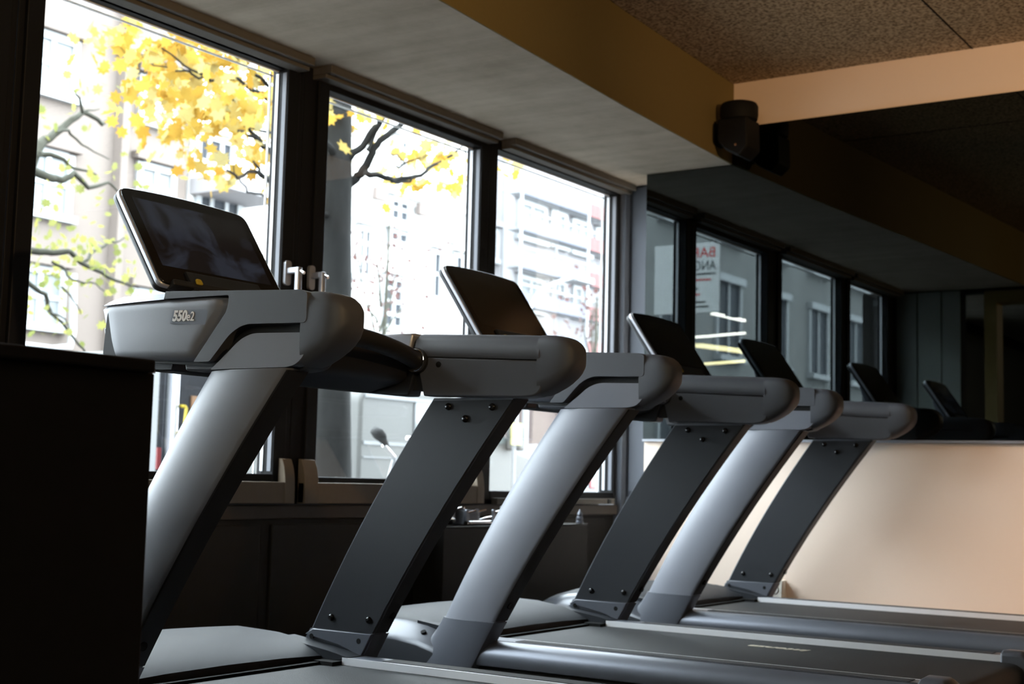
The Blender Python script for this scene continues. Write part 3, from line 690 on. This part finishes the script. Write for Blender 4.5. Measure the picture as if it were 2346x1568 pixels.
def facade(name, X, y0, y1, z1, m, label, depth=6):
    e = empty(name, (X, (y0+y1)/2, -.16)); tag(e, label, 'building')
    b = MB(); b.box(X-depth, X, y0, y1, -.16, z1); o = b.build('wall', m, e, smooth=0); o.location = -Vector(e.location)
    return e
def fwin(e, X, x0, y0, x1, y1, pane, frame=True, cross=(1, 1), name='window'):
    """a window whose corners show at pixels (x0,y0) top left and (x1,y1) bottom right"""
    a, b = at(x0, y0, X), at(x1, y1, X)
    Y0, Y1, Z1 = a.y, b.y, a.z; Z0 = at(x0, y1-(x1-x0)*.3, X).z if y1 < 1000 else b.z
    off = -Vector(e.location); t = .09
    p = MB(); p.box(X-.05, X+.03, Y0, Y1, Z0, Z1); po = p.build(name, pane, e, smooth=0); po.location = off
    if frame:
        f = MB()
        f.box(X-.02, X+.07, Y0-.02, Y0+t, Z0, Z1); f.box(X-.02, X+.07, Y1-t, Y1+.02, Z0, Z1); f.box(X-.02, X+.07, Y0+t, Y1-t, Z1-t, Z1+.02); f.box(X-.02, X+.12, Y0-.08, Y1+.08, Z0-.07, Z0+.03)
        for i in range(1, cross[0]+1):
            yy = Y0+(Y1-Y0)*i/(cross[0]+1); f.box(X-.02, X+.06, yy-.04, yy+.04, Z0, Z1)
        for i in range(1, cross[1]+1):
            zz = Z0+(Z1-Z0)*i/(cross[1]+1); f.box(X-.02, X+.05, Y0+t, Y1-t, zz-.035, zz+.035)
        fo = f.build('window_frame', wframe, po, smooth=0)
        r = MB(); r.box(X, X+.16, Y0-.10, Y1+.10, Z1+.03, Z1+.14); r.build('lintel', e.children[0].data.materials[0], po, smooth=0)
    return po
XB = -16.0
yb = lambda px: at(px, 600, XB).y
bA = facade('apartment_building', XB, 10.3, yb(418), 10.5, render_b, 'beige apartment house with white framed windows behind the sparse yellow green tree')
for q in ((62, 60, 168, 232, wpane), (50, 330, 154, 512, wpane), (30, 602, 137, 772, wpane), (318, 170, 392, 298, wpane), (312, 370, 392, 500, wpane), (300, 660, 372, 800, wpane)):
    fwin(bA, XB, *q[:4], q[4], cross=(1, 1))
py = MB(); py.box(XB, XB+.18, yb(246), yb(262), -.1, 10.4); py.box(XB, XB+.30, yb(236), yb(422), at(250, 100, XB).z-.1, at(250, 100, XB).z+.12); po = py.build('pilaster', render_b, bA, smooth=0); po.location = -Vector(bA.location)
bs = MB(); bs.box(XB, XB+.05, yb(258), yb(422), -.1, at(300, 640, XB).z); po = bs.build('plinth', brick, bA, smooth=0); po.location = -Vector(bA.location)
bs = MB(); bs.tube([at(168, 628, XB+.2), at(167, 760, XB+.2), at(160, 795, XB+.2), at(120, 800, XB+.2), at(40, 790, XB+.2)], .05, 8); po = bs.build('pipe', wframe, bA); po.location = -Vector(bA.location)
bB = facade('apartment_building', XB, yb(424)+.02, yb(1094), 10.8, render_w, 'white house with narrow tall windows behind the big tree trunk')
for q in ((447, 300, 530, 392, wdark, (2, 0)), (447, 430, 545, 530, wdark, (2, 0)), (888, 448, 932, 566, wpane, (1, 3)), (876, 628, 918, 760, wpane, (1, 3)), (986, 570, 1006, 688, wpane, (0, 1)), (1036, 578, 1058, 660, wpane, (0, 1)), (815, 515, 845, 640, wpane, (1, 2)), (1000, 420, 1016, 470, wpane, (0, 1)), (1040, 425, 1056, 470, wpane, (0, 1)), (900, 310, 930, 372, wpane, (1, 1))):
    fwin(bB, XB, *q[:4], wdark, cross=q[5])
co_ = MB()
for yy in (470, 545): co_.box(XB, XB+.14, yb(860), yb(1090), at(980, yy, XB).z, at(980, yy, XB).z+.10)
po = co_.build('cornice', render_w, bB, smooth=0); po.location = -Vector(bB.location)
ba = MB(); ba.box(XB, XB+.9, yb(426), yb(560), at(480, 420, XB).z-.25, at(480, 420, XB).z); po = ba.build('balcony', render_s, bB, smooth=0); po.location = -Vector(bB.location)
rd = MB()
for px_, py_ in ((866, 447), (965, 483)): q = at(px_, py_, XB+.1); rd.box(q.x, q.x+.1, q.y-.16, q.y+.16, q.z-.10, q.z+.12)
po = rd.build('brick_patch', brick, bB, smooth=0); po.location = -Vector(bB.location)
bC = facade('apartment_building', XB, yb(1094)+.02, 62, 12.5, render_s, 'pale grey house wrapped in scaffolding with red boards')
for q in ((1184, 455, 1245, 560, wpane), (1260, 480, 1292, 570, wpane), (1308, 500, 1346, 588, wpane), (1182, 628, 1240, 722, wpane), (1310, 652, 1346, 735, wpane), (1262, 640, 1290, 720, wpane), (1362, 520, 1384, 590, wpane), (1188, 790, 1240, 880, wpane), (1116, 520, 1136, 600, wpane)):
    fwin(bC, XB, *q[:4], q[4], cross=(1, 0))
bD = facade('apartment_building', XB, -54, -10.5, 11.5, mat('stone_render', (.155, .155, .15), .9, 0, .1, noise=.15, scale=1.0), 'grey stone house across the street, seen only in the mirror')
for i in range(13):
    for j, z0 in enumerate((.9, 4.2, 7.4)):
        y0 = -53.0+i*3.3; off = -Vector(bD.location)
        p = MB(); p.box(XB-.05, XB+.03, y0, y0+1.4, z0, z0+2.0); po = p.build('window', wdark, bD, smooth=0); po.location = off
        f = MB(); f.box(XB-.02, XB+.1, y0-.1, y0, z0, z0+2); f.box(XB-.02, XB+.1, y0+1.4, y0+1.5, z0, z0+2); f.box(XB-.02, XB+.25, y0-.15, y0+1.55, z0-.15, z0); f.box(XB-.02, XB+.2, y0-.15, y0+1.55, z0+2, z0+2.2); f.box(XB-.02, XB+.08, y0+.66, y0+.74, z0, z0+2)
        f.build('window_frame', wframe, po, smooth=0)
# low yard wall far behind the cars
yw = MB(); yw.box(XB+.2, XB+.45, yb(1000), 60, -.16, 2.2); o = yw.build('garden_wall', mat('rose_wall', (.060, .046, .043), .9, 0, .1, noise=.2, scale=2), smooth=0); tag(o, 'low pinkish wall in front of the scaffolded house', 'wall')
# scaffolding
XS = XB+1.1
sc = empty('scaffolding', (XS, 30, -.16)); tag(sc, 'scaffolding with red and blue grey boards on the far house', 'scaffolding'); off = -Vector(sc.location)
ye0, ye1 = at(1192, 600, XS).y, 50.0
lv = [at(1250, v, XS).z for v in (444, 526, 611, 694, 778)]
poles = [ye0+k*2.6 for k in range(9)]
for y in poles:
    o = MB(); o.cyl((XS, y, -.16), (XS, y, 11), .035, 8); o.cyl((XS-.8, y, -.16), (XS-.8, y, 11), .035, 8); o = o.build('pole', steelp, sc); o.location = off
for z in lv:
    for i in range(len(poles)-1):
        m = plank_g if i % 3 == 0 else plank_r
        o = MB(); o.box(XS-.03, XS+.01, poles[i]+.04, poles[i+1]-.04, z-.15, z+.13); o = o.build('toe_board', m, sc, smooth=0); o.location = off
    o = MB(); o.box(XS-.35, XS-.03, ye0, poles[-1], z-.13, z-.10); o.cyl((XS, ye0, z+1.0), (XS, poles[-1], z+1.0), .022, 6); o = o.build('walkway', steelp, sc, smooth=0); o.location = off
dp = MB(); dp.tube([at(1160, 340, XB+.15), at(1152, 800, XB+.15)], .06, 8); o = dp.build('drain_pipe', steelp, bC); o.location = -Vector(bC.location)

# trees
LEAF = [(0, -.5), (.16, -.30), (.42, -.34), (.30, -.10), (.52, .10), (.26, .14), (.20, .42), (0, .30), (-.20, .42), (-.26, .14), (-.52, .10), (-.30, -.10), (-.42, -.34), (-.16, -.30)]
def leaves(mb, c, spread, n, size):
    for _ in range(n):
        p = Vector(c)+Vector([random.gauss(0, s) for s in spread]); s = size*random.uniform(.65, 1.25)
        q = Matrix.Rotation(random.uniform(0, 6.28), 4, 'Z') @ Matrix.Rotation(random.uniform(.3, 1.9), 4, 'X') @ Matrix.Rotation(random.uniform(0, 6.28), 4, 'Z')
        mb.add([p + (q @ Vector((u*s, v*s, .06*s*(abs(u)*2)))) for u, v in LEAF], [tuple(range(len(LEAF)))])
def branch(mb, pix, X0, r0, r1, dx=0.0):
    pts = [at(x, y, X0+dx*i/(len(pix)-1)) for i, (x, y) in enumerate(pix)]
    # subdivide for a supple line
    P = []
    for i in range(len(pts)-1):
        for k in range(3):
            t = k/3; q = pts[i].lerp(pts[i+1], t); q += Vector((random.gauss(0, .01), random.gauss(0, .008), random.gauss(0, .008))); P.append(q)
    P.append(pts[-1])
    mb.tube(P, [r0+(r1-r0)*i/(len(P)-1) for i in range(len(P))], 8)
    return pts
def tree(name, label, base, parts):
    e = empty(name, base); tag(e, label, 'tree'); off = -Vector(base)
    for nm, mb, m in parts:
        o = mb.build(nm, m, e, smooth=60 if nm != 'foliage' else 0); o.location = off
    return e
XT = -7.2
tk = MB(); tp_ = [at(756, 1180, XT), at(756, 1090, XT), at(756, 950, XT), at(757, 800, XT), at(762, 660, XT), at(762, 540, XT), at(768, 430, XT), at(773, 330, XT), at(777, 220, XT), at(778, 60, XT), at(782, -180, XT)]
tp_[0].z = -.16
tk.tube(tp_, [.22, .170, .163, .155, .152, .148, .135, .115, .105, .10, .08], 16)
br = MB()
for pix, r0, r1, dx in (([(788, 432), (815, 410), (834, 390), (850, 350), (872, 322), (915, 290), (960, 250)], .042, .020, .5),
        ([(834, 398), (870, 400), (905, 416), (950, 405), (985, 388), (1020, 365), (1065, 330)], .026, .010, -.4),
        ([(790, 385), (800, 360), (830, 335), (852, 300), (872, 270), (905, 230)], .036, .022, -.3),
        ([(842, 345), (858, 305), (880, 275), (900, 240)], .018, .010, .3), ([(868, 402), (893, 412), (925, 420), (960, 402)], .014, .008, .2),
        ([(905, 385), (925, 375), (908, 355), (880, 345)], .010, .004, .1), ([(925, 376), (960, 365), (990, 350)], .008, .004, 0),
        ([(770, 360), (720, 300), (650, 240), (600, 215), (545, 180)], .034, .012, .4), ([(650, 240), (610, 190), (560, 150), (500, 95)], .018, .008, -.2),
        ([(640, 365), (610, 340), (580, 315), (545, 300), (500, 260)], .022, .006, .3), ([(600, 330), (565, 285), (545, 245), (520, 205)], .014, .006, -.2),
        ([(760, 500), (700, 470), (640, 430), (605, 405), (580, 395), (545, 410), (520, 390)], .026, .008, .2), ([(640, 440), (600, 395), (580, 370)], .016, .008, .1),
        ([(720, 350), (660, 320), (610, 300), (560, 290)], .020, .006, -.3), ([(630, 470), (600, 445), (570, 440), (545, 405), (535, 380)], .010, .004, 0),
        ([(480, 180), (440, 170), (400, 160), (350, 150)], .010, .004, .2), ([(545, 180), (480, 185), (420, 150), (370, 110)], .012, .005, .3)):
    rooted = pix[0] in ((788, 432), (790, 385), (770, 360), (760, 500), (720, 350))
    branch(br, pix, XT+(.02 if rooted else .24), r0, r1, .42 if rooted else .12)
fo = MB()
for px_, py_, sx, n in ((310, 95, .10, 16), (345, 120, .12, 22), (390, 95, .14, 26), (380, 175, .14, 28), (430, 130, .15, 36), (430, 205, .15, 36), (480, 150, .16, 38), (440, 255, .14, 30), (400, 265, .10, 16), (490, 240, .15, 34),
        (540, 200, .16, 34), (530, 275, .13, 22), (575, 165, .14, 24), (600, 225, .13, 22), (585, 300, .12, 18), (550, 350, .11, 20), (515, 370, .09, 10), (600, 370, .10, 16), (355, 60, .12, 16), (300, 60, .08, 6), (620, 270, .10, 12), (450, 310, .08, 8),
        (755, 225, .05, 5), (815, 255, .07, 12), (822, 300, .06, 9), (735, 250, .05, 4), (840, 260, .06, 6), (952, 325, .07, 9), (985, 345, .08, 10), (960, 365, .05, 5), (1008, 385, .08, 10), (1030, 370, .07, 8), (990, 420, .08, 10), (1010, 435, .06, 8), (1050, 350, .06, 6), (930, 365, .05, 4), (1040, 410, .05, 4),
        (500, 60, .2, 20), (600, 90, .2, 20), (700, 120, .25, 26), (860, 130, .3, 24)):
    leaves(fo, at(px_, py_, XT+random.uniform(-.5, .5)), (.35, sx, sx), int(n*1.45), .120)
lm = leaf_mat('golden_leaf', (.31, .165, .025), (.38, .255, .050), (.35, .31, .15))
tree('maple_tree', 'maple with a thick grey trunk and golden leaves outside the middle window', (tp_[0].x, tp_[0].y, -.16), [('trunk', tk, bark), ('branches', br, bark), ('foliage', fo, lm)])

XL = -10.0
tk = MB(); b0 = at(20, 380, XL); tk.tube([(XL, b0.y-.35, -.16), (XL, b0.y-.33, 1.6), (XL, b0.y-.28, 3.0), (XL+.05, b0.y-.2, 4.2), (XL, b0.y-.1, 6.0)], [.16, .13, .11, .09, .04], 12)
br = MB()
for pix, r0, r1 in (([(0, 480), (60, 395), (88, 335), (110, 315), (150, 285), (190, 258), (235, 285), (262, 270)], .06, .012), ([(188, 258), (180, 225), (165, 205)], .018, .006), ([(190, 258), (228, 250)], .012, .005),
        ([(0, 330), (70, 390), (110, 405), (140, 412), (172, 398), (205, 430), (250, 420), (270, 440)], .05, .008), ([(90, 352), (130, 360), (170, 385), (220, 400)], .026, .008), ([(130, 300), (165, 305), (200, 340), (250, 365)], .016, .005),
        ([(0, 555), (75, 575), (120, 578), (160, 580), (200, 610), (250, 635), (300, 655)], .035, .012), ([(185, 600), (215, 575), (250, 558), (285, 545)], .018, .007), ([(120, 600), (150, 620), (160, 640), (210, 648), (240, 668)], .014, .005),
        ([(0, 610), (60, 645), (105, 675), (112, 710), (140, 740), (180, 790), (210, 830)], .026, .008), ([(140, 655), (170, 690), (185, 720)], .010, .004), ([(110, 710), (150, 735), (165, 770)], .010, .004)):
    branch(br, pix, XL, r0, r1, random.uniform(-.3, .3))
fo = MB()
for px_, py_, n in ((150, 225, 5), (120, 265, 6), (95, 290, 6), (185, 245, 5), (230, 280, 4), (110, 330, 4), (170, 400, 8), (205, 415, 12), (230, 430, 10), (250, 400, 6), (90, 510, 10), (85, 560, 12), (110, 545, 10), (150, 560, 9), (120, 600, 12), (160, 610, 9), (200, 575, 8), (235, 545, 10), (265, 550, 14), (285, 570, 10), (215, 620, 8), (180, 640, 8), (240, 650, 8), (270, 660, 10), (140, 650, 8), (100, 620, 8), (110, 680, 5), (145, 715, 8), (170, 730, 6), (125, 700, 6), (155, 770, 4), (300, 630, 8), (320, 650, 6), (80, 480, 6)):
    leaves(fo, at(px_, py_, XL+random.uniform(-.4, .4)), (.3, .13, .11), n, .085)
lm2 = leaf_mat('yellow_green_leaf', (.115, .130, .040), (.19, .19, .065), (.23, .21, .06))
tree('street_tree', 'bare branched tree with sparse yellow green leaves outside the first window', (XL, b0.y-.35, -.16), [('trunk', tk, bark2), ('branches', br, bark2), ('foliage', fo, lm2)])

XR = -13.2
b0 = at(870, 900, XR); tk = MB(); tk.tube([(XR, b0.y, -.16), (XR, b0.y+.02, 1.2), (XR, b0.y+.05, 2.4), (XR, b0.y+.1, 4.6)], [.06, .05, .04, .015], 8)
br = MB()
for pix in ([(868, 800), (850, 720), (830, 650), (815, 580)], [(870, 760), (890, 700), (905, 640), (930, 590)], [(868, 780), (900, 730), (935, 690)], [(866, 740), (840, 700), (812, 680)], [(872, 700), (868, 620), (860, 560)]): branch(br, pix, XR, .022, .006, random.uniform(-.4, .4))
fo = MB()
for px_, py_, n in ((830, 560, 12), (815, 580, 10), (845, 600, 8), (880, 590, 10), (905, 580, 12), (930, 600, 8), (870, 640, 8), (840, 640, 8), (905, 650, 14), (895, 680, 12), (930, 665, 8), (850, 690, 6), (820, 660, 8), (880, 540, 6), (905, 720, 10), (890, 750, 8), (835, 720, 5), (930, 740, 6)):
    leaves(fo, at(px_, py_, XR+random.uniform(-.4, .4)), (.35, .25, .22), n*2, .07)
lm3 = leaf_mat('russet_leaf', (.085, .04, .037), (.11, .065, .06), (.14, .11, .105))
tree('street_tree', 'thin young tree with sparse russet leaves in front of the white house', (XR, b0.y, -.16), [('trunk', tk, bark2), ('branches', br, bark2), ('foliage', fo, lm3)])
b0 = at(1358, 900, XR); tk = MB(); tk.tube([(XR, b0.y, -.16), (XR, b0.y, 1.5), (XR, b0.y+.1, 4.2)], [.07, .05, .02], 8)
br = MB()
for pix in ([(1358, 850), (1345, 790), (1335, 740)], [(1358, 830), (1370, 770), (1380, 710)], [(1358, 820), (1356, 740), (1362, 690)]): branch(br, pix, XR, .025, .006, random.uniform(-.3, .3))
fo = MB()
for px_, py_, n in ((1365, 710, 24), (1380, 730, 20), (1350, 740, 14), (1375, 770, 16), (1340, 770, 8), (1385, 690, 14)): leaves(fo, at(px_, py_, XR+random.uniform(-.4, .4)), (.35, .3, .25), n, .12)
tree('street_tree', 'small reddish tree at the right edge of the third window', (XR, b0.y, -.16), [('trunk', tk, bark2), ('branches', br, bark2), ('foliage', fo, lm3)])

# street lamp and parking sign
XP = -13.0
q0 = at(1205, 900, XP)
e = empty('street_lamp', (XP, q0.y, -.16)); tag(e, 'thin curved street lamp in front of the scaffolding', 'lamp'); off = -Vector(e.location)
P = [Vector((XP, q0.y, -.16)), Vector((XP, q0.y, 3.2))] + [at(x, y, XP) for x, y in ((1206, 740), (1214, 705), (1232, 676), (1258, 655), (1290, 642), (1318, 636))]
o = MB().tube(P, [.06, .05, .045, .04, .04, .035, .035, .03], 8).build('lamp_post', steelp, e); o.location = off
q = P[-1]; o = MB().box(q.x-.12, q.x+.12, q.y-.1, q.y+.5, q.z-.08, q.z+.03).build('lamp_head', steelp, e, bevel=.02); o.location = off
XK = -8.3
q = at(1178, 995, XK); e = empty('street_sign', (XK, q.y, -.16)); tag(e, 'yellow rectangular street sign beside the white van', 'sign'); off = -Vector(e.location)
o = MB().cyl((XK, q.y, -.16), (XK, q.y, q.z+.12), .022, 8).build('sign_post', steelp, e); o.location = off
o = MB().box(XK+.02, XK+.035, q.y-.10, q.y+.10, q.z-.12, q.z+.12).build('sign_plate', sgny, e, smooth=0); o.location = off

# white van across the street side
XV = -9.0
def van():
    y0, y1 = at(826, 950, XV).y, at(1300, 1050, XV).y
    e = empty('van', (XV-.9, (y0+y1)/2, -.28)); tag(e, 'white delivery van parked outside the middle windows', 'van'); off = -Vector(e.location)
    zt = at(880, 896, XV).z; yh = at(1128, 1000, XV).y; yw = at(1185, 1000, XV).y; zb = .06; zbelt = at(1200, 1045, XV).z
    pr = rnd([(y0, zb), (y0, zt), (yh-.9, zt+.05), (yh, zt-.15), (yw, zbelt+.05), (y1-.1, zbelt-.12), (y1, zbelt-.45), (y1, zb)], [.05, .15, .1, .2, .1, .2, .1, .05])
    b = MB(); b.prism_yz(pr, XV-1.85, XV); o = b.build('body', vanw, e, bevel=.04); o.location = off
    def strip(nm, ya, yb_, za, zb_, m, w=.012):
        o = MB().box(XV-.01, XV+w, ya, yb_, za, zb_).build(nm, m, e, smooth=0); o.location = off
    strip('side_moulding', y0+.05, yh, at(880, 1021, XV).z, at(880, 1013, XV).z, vang)
    strip('side_moulding', y0+.05, yh, at(880, 1051, XV).z, at(880, 1048, XV).z, vang)
    strip('door_seam', at(948, 960, XV).y, at(949.5, 960, XV).y, at(948, 1060, XV).z, at(948, 925, XV).z, vang)
    strip('gutter', y0+.05, yh-.6, at(900, 912, XV).z-.02, at(900, 908, XV).z, vang, .02)
    strip('side_window', at(950, 960, XV).y, yh-.55, at(950, 1000, XV).z, at(950, 922, XV).z, carg2)
    gl = MB(); gl.prism_yz([(yh-.45, zbelt+.12), (yh-.45, zt-.25), (yh-.1, zt-.25), (yw-.12, zbelt+.12)], XV-.01, XV+.012); o = gl.build('side_window', carg2, e, smooth=0); o.location = off
    ws = MB(); a, b_ = Vector((0, yh+.04, zt-.17)), Vector((0, yw+.02, zbelt+.08)); d = Vector((0, b_.z-a.z, -(b_.y-a.y))).normalized()*-.015
    ws.add([(XV-1.75, a.y+d.y, a.z+d.z), (XV-.08, a.y+d.y, a.z+d.z), (XV-.08, b_.y+d.y, b_.z+d.z), (XV-1.75, b_.y+d.y, b_.z+d.z), (XV-1.75, a.y, a.z), (XV-.08, a.y, a.z), (XV-.08, b_.y, b_.z), (XV-1.75, b_.y, b_.z)], [(0, 1, 2, 3), (7, 6, 5, 4), (0, 4, 5, 1), (1, 5, 6, 2), (2, 6, 7, 3), (3, 7, 4, 0)])
    o = ws.build('windscreen', carg2, e, smooth=0); o.location = off
    mir = MB(); mir.box(XV, XV+.2, yw-.25, yw-.12, zbelt+.05, zbelt+.35); o = mir.build('wing_mirror', vanw, e, bevel=.03); o.location = off
    for y in (y0+.9, y1-.8):
        for x in (XV-1.65, XV-.05):
            o = MB(); o.cyl((x-.1, y, .05), (x+.1, y, .05), .33, 24); o = o.build('wheel', tyre, e, bevel=.03); o.location = off
van()
# grey truck or bus end at the left
XG = -6.9
def truck():
    ya, yc = at(352, 960, XG).y, at(520, 960, XG).y
    e = empty('bus', (XG-1.1, (ya+yc)/2, -.28)); tag(e, 'grey bus end with dark window, yellow grab rail and red lamp', 'bus'); off = -Vector(e.location)
    def bx_(nm, y0, y1, z0, z1, m, x0=None, x1=None, bev=0):
        o = MB().box(XG-2.2 if x0 is None else x0, XG if x1 is None else x1, y0, y1, z0, z1).build(nm, m, e, bevel=bev, smooth=0); o.location = off
    z = lambda px, py: at(px, py, XG).z
    zt = z(400, 803)
    bx_('body', at(388, 960, XG).y-.02, yc, .05, zt, vang, bev=.04)
    bx_('rear_window', at(402, 960, XG).y, yc-.05, z(430, 1005), zt-.08, carg, XG-.01, XG+.015)
    bx_('pillar', at(384, 960, XG).y, at(398, 960, XG).y, .3, zt-.02, silver, XG-.01, XG+.05, .015)
    bx_('seat_back', at(431, 960, XG).y, at(470, 960, XG).y, z(440, 985), z(440, 908), wood, XG+.014, XG+.03)
    bx_('panel', at(366, 960, XG).y, at(386, 960, XG).y, .1, zt-.05, carg, XG-.5, XG-.02)
    bx_('side_fairing', at(344, 960, XG).y, at(368, 960, XG).y, z(352, 1085)-.3, zt, vanw, XG-1.6, XG-.25, .05)
    bx_('tail_lamp', at(362, 1050, XG).y, at(371, 1050, XG).y, z(366, 1076), z(366, 1026), redl, XG-.25, XG-.01)
    bx_('bumper', at(345, 1050, XG).y, yc, .0, z(360, 1085), tyre, XG-.2, XG+.05, .03)
    t = MB(); t.tube([at(406, 992, XG+.02), at(418, 994, XG+.10), at(421, 991, XG+.10), at(427, 936, XG+.10), at(424, 932, XG+.10), at(414, 931, XG+.02)], .011, 8); o = t.build('grab_rail', yellow, e); o.location = off
    for y in (yc-.4,):
        o = MB(); o.cyl((XG-.25, y, .05), (XG+.02, y, .05), .33, 20); o = o.build('wheel', tyre, e); o.location = off
truck()
# dark car whose tail lamp shows at the right pane
XC = -9.7
q = at(1352, 1108, XC); e = empty('car', (XC-.8, q.y+1.6, -.28)); tag(e, 'grey car with a red tail lamp beyond the white van', 'car'); off = -Vector(e.location)
pr = rnd([(q.y-.3, .05), (q.y-.3, q.z+.02), (q.y+.15, q.z+.15), (q.y+.7, q.z+.55), (q.y+2.2, q.z+.6), (q.y+3.0, q.z+.15), (q.y+3.9, q.z), (q.y+4.0, .05)], [.05, .12, .1, .25, .25, .2, .2, .05])
o = MB().prism_yz(pr, XC-1.7, XC).build('body', vang, e, bevel=.05); o.location = off
o = MB().box(XC-.02, XC+.02, q.y-.02, q.y+.17, q.z-.07, q.z+.06).build('tail_lamp', redl, e, bevel=.01); o.location = off
o = MB().prism_yz([(q.y+.5, q.z+.17), (q.y+.85, q.z+.5), (q.y+2.1, q.z+.53), (q.y+2.6, q.z+.17)], XC-.01, XC+.015).build('side_window', carg, e, smooth=0); o.location = off
for y in (q.y+.45, q.y+3.2):
    o = MB().cyl((XC-.2, y, .03), (XC+.01, y, .03), .31, 20).build('wheel', tyre, e); o.location = off

# bicycle leaning outside
def bicycle():
    X = -5.1; s = at(872, 1008, X); e = empty('bicycle', (X, s.y+.2, -.16)); tag(e, 'silver bicycle with a dark saddle parked outside the middle window', 'bicycle'); off = -Vector(e.location)
    def part(mb, nm, m, par=None):
        o = mb.build(nm, m, par or e); o.location = off if par is None else (0, 0, 0); return o
    R_ = .33; bb = Vector((X, s.y+.34, .16)); rw = Vector((X, s.y-.10, R_-.16)); fw = Vector((X, s.y+.98, R_-.16)); ht = Vector((X, s.y+.75, .78)); st = at(902, 1048, X)
    sm = mat('silver_bike_paint', (.22, .23, .24), .3, .4)
    f = MB()
    for a, b, r in ((st, bb, .017), (bb, ht-Vector((0, 0, .1)), .019), (st+(bb-st)*.12, ht, .016), (st, rw, .009), (bb, rw, .010), (ht, fw, .014)): f.tube([a, b], r, 10)
    fr_ = part(f, 'frame', sm)
    p = MB(); p.tube([st, s+Vector((0, .03, -.03))], .0135, 10); part(p, 'seat_post', chrome)
    sd = MB(); rings = []
    for t, w, h in ((0, .03, .02), (.12, .075, .034), (.35, .08, .036), (.6, .045, .03), (.85, .022, .022), (1, .008, .01)):
        yy = -.11+.25*t; w, h, yy = w*.62, h*.7, yy*.68; rings.append([(w*math.cos(a), yy, h*math.sin(a)+.018*(t-.4)**2) for a in [2*math.pi*k/14 for k in range(14)]])
    sd.loft(rings); o = sd.build('saddle', tyre, e, smooth=60); o.location = Vector((s.x, s.y, s.z+.015))+off; o.rotation_euler = (math.radians(-38), 0, 0)
    for c in (rw, fw):
        t = MB(); t.tube([c+Vector((0, R_*math.cos(a), R_*math.sin(a))) for a in [2*math.pi*k/40 for k in range(41)]], .017, 8); w_ = part(t, 'wheel', tyre)
        sp_ = MB()
        for k in range(18):
            a = 2*math.pi*k/18; sp_.tube([c, c+Vector((0, (R_-.01)*math.cos(a), (R_-.01)*math.sin(a)))], .0012, 4)
        sp_.build('spokes', chrome, w_)
    h = MB(); h.tube([ht, ht+Vector((0, -.03, .16))], .013, 8); h.tube([ht+Vector((-.27, -.16, .17)), ht+Vector((-.2, -.03, .17)), ht+Vector((.2, -.03, .17)), ht+Vector((.27, -.16, .17))], .012, 8); part(h, 'handlebar', chrome)
    c = MB(); c.cyl(bb+Vector((.03, 0, 0)), bb+Vector((.036, 0, 0)), .09, 24); c.tube([bb+Vector((.05, 0, 0)), bb+Vector((.05, .12, -.12))], .009, 8); c.box(X+.05, X+.14, bb.y+.08, bb.y+.16, bb.z-.135, bb.z-.115); part(c, 'crankset', tyre)
bicycle()

# hanging sign that only the mirror shows
def hanging_sign():
    e = empty('hanging_sign', (-5.30, 1.25, 2.16)); tag(e, 'white hanging sign with red and black words, seen in the mirror', 'sign')
    MB().box(-.32, .30, -.02, 0, 0, .60).build('sign_board', mat('sign_white', (.80, .80, .79), .5), e, bevel=.004, smooth=0)
    red = mat('sign_red', (.62, .03, .03), .5); blk = mat('sign_black', (.02, .02, .022), .5)
    mt = basis((-1, 0, 0), (0, 0, 1), (.265, .0012, .475)); text_mesh('red_lettering', 'BAR', .125, red, e, mt, xs=1.0, depth=.001)
    mt = basis((-1, 0, 0), (0, 0, 1), (.265, .0012, .365)); text_mesh('black_lettering', 'ANGO', .115, blk, e, mt, xs=.82, depth=.001)
    for z, x0, x1, m in ((.325, .265, -.1, blk), (.275, .22, -.1, red), (.200, .10, .02, blk), (.150, .12, -.1, red), (.085, .17, -.1, blk), (.045, .20, -.1, blk)):
        MB().box(x1, x0, 0, .002, z, z+.014).build('printed_line', m, e, smooth=0)
    MB().box(-.02, .02, -.02, 0, .6, .9).build('hanger', steelp, e, smooth=0)
hanging_sign()
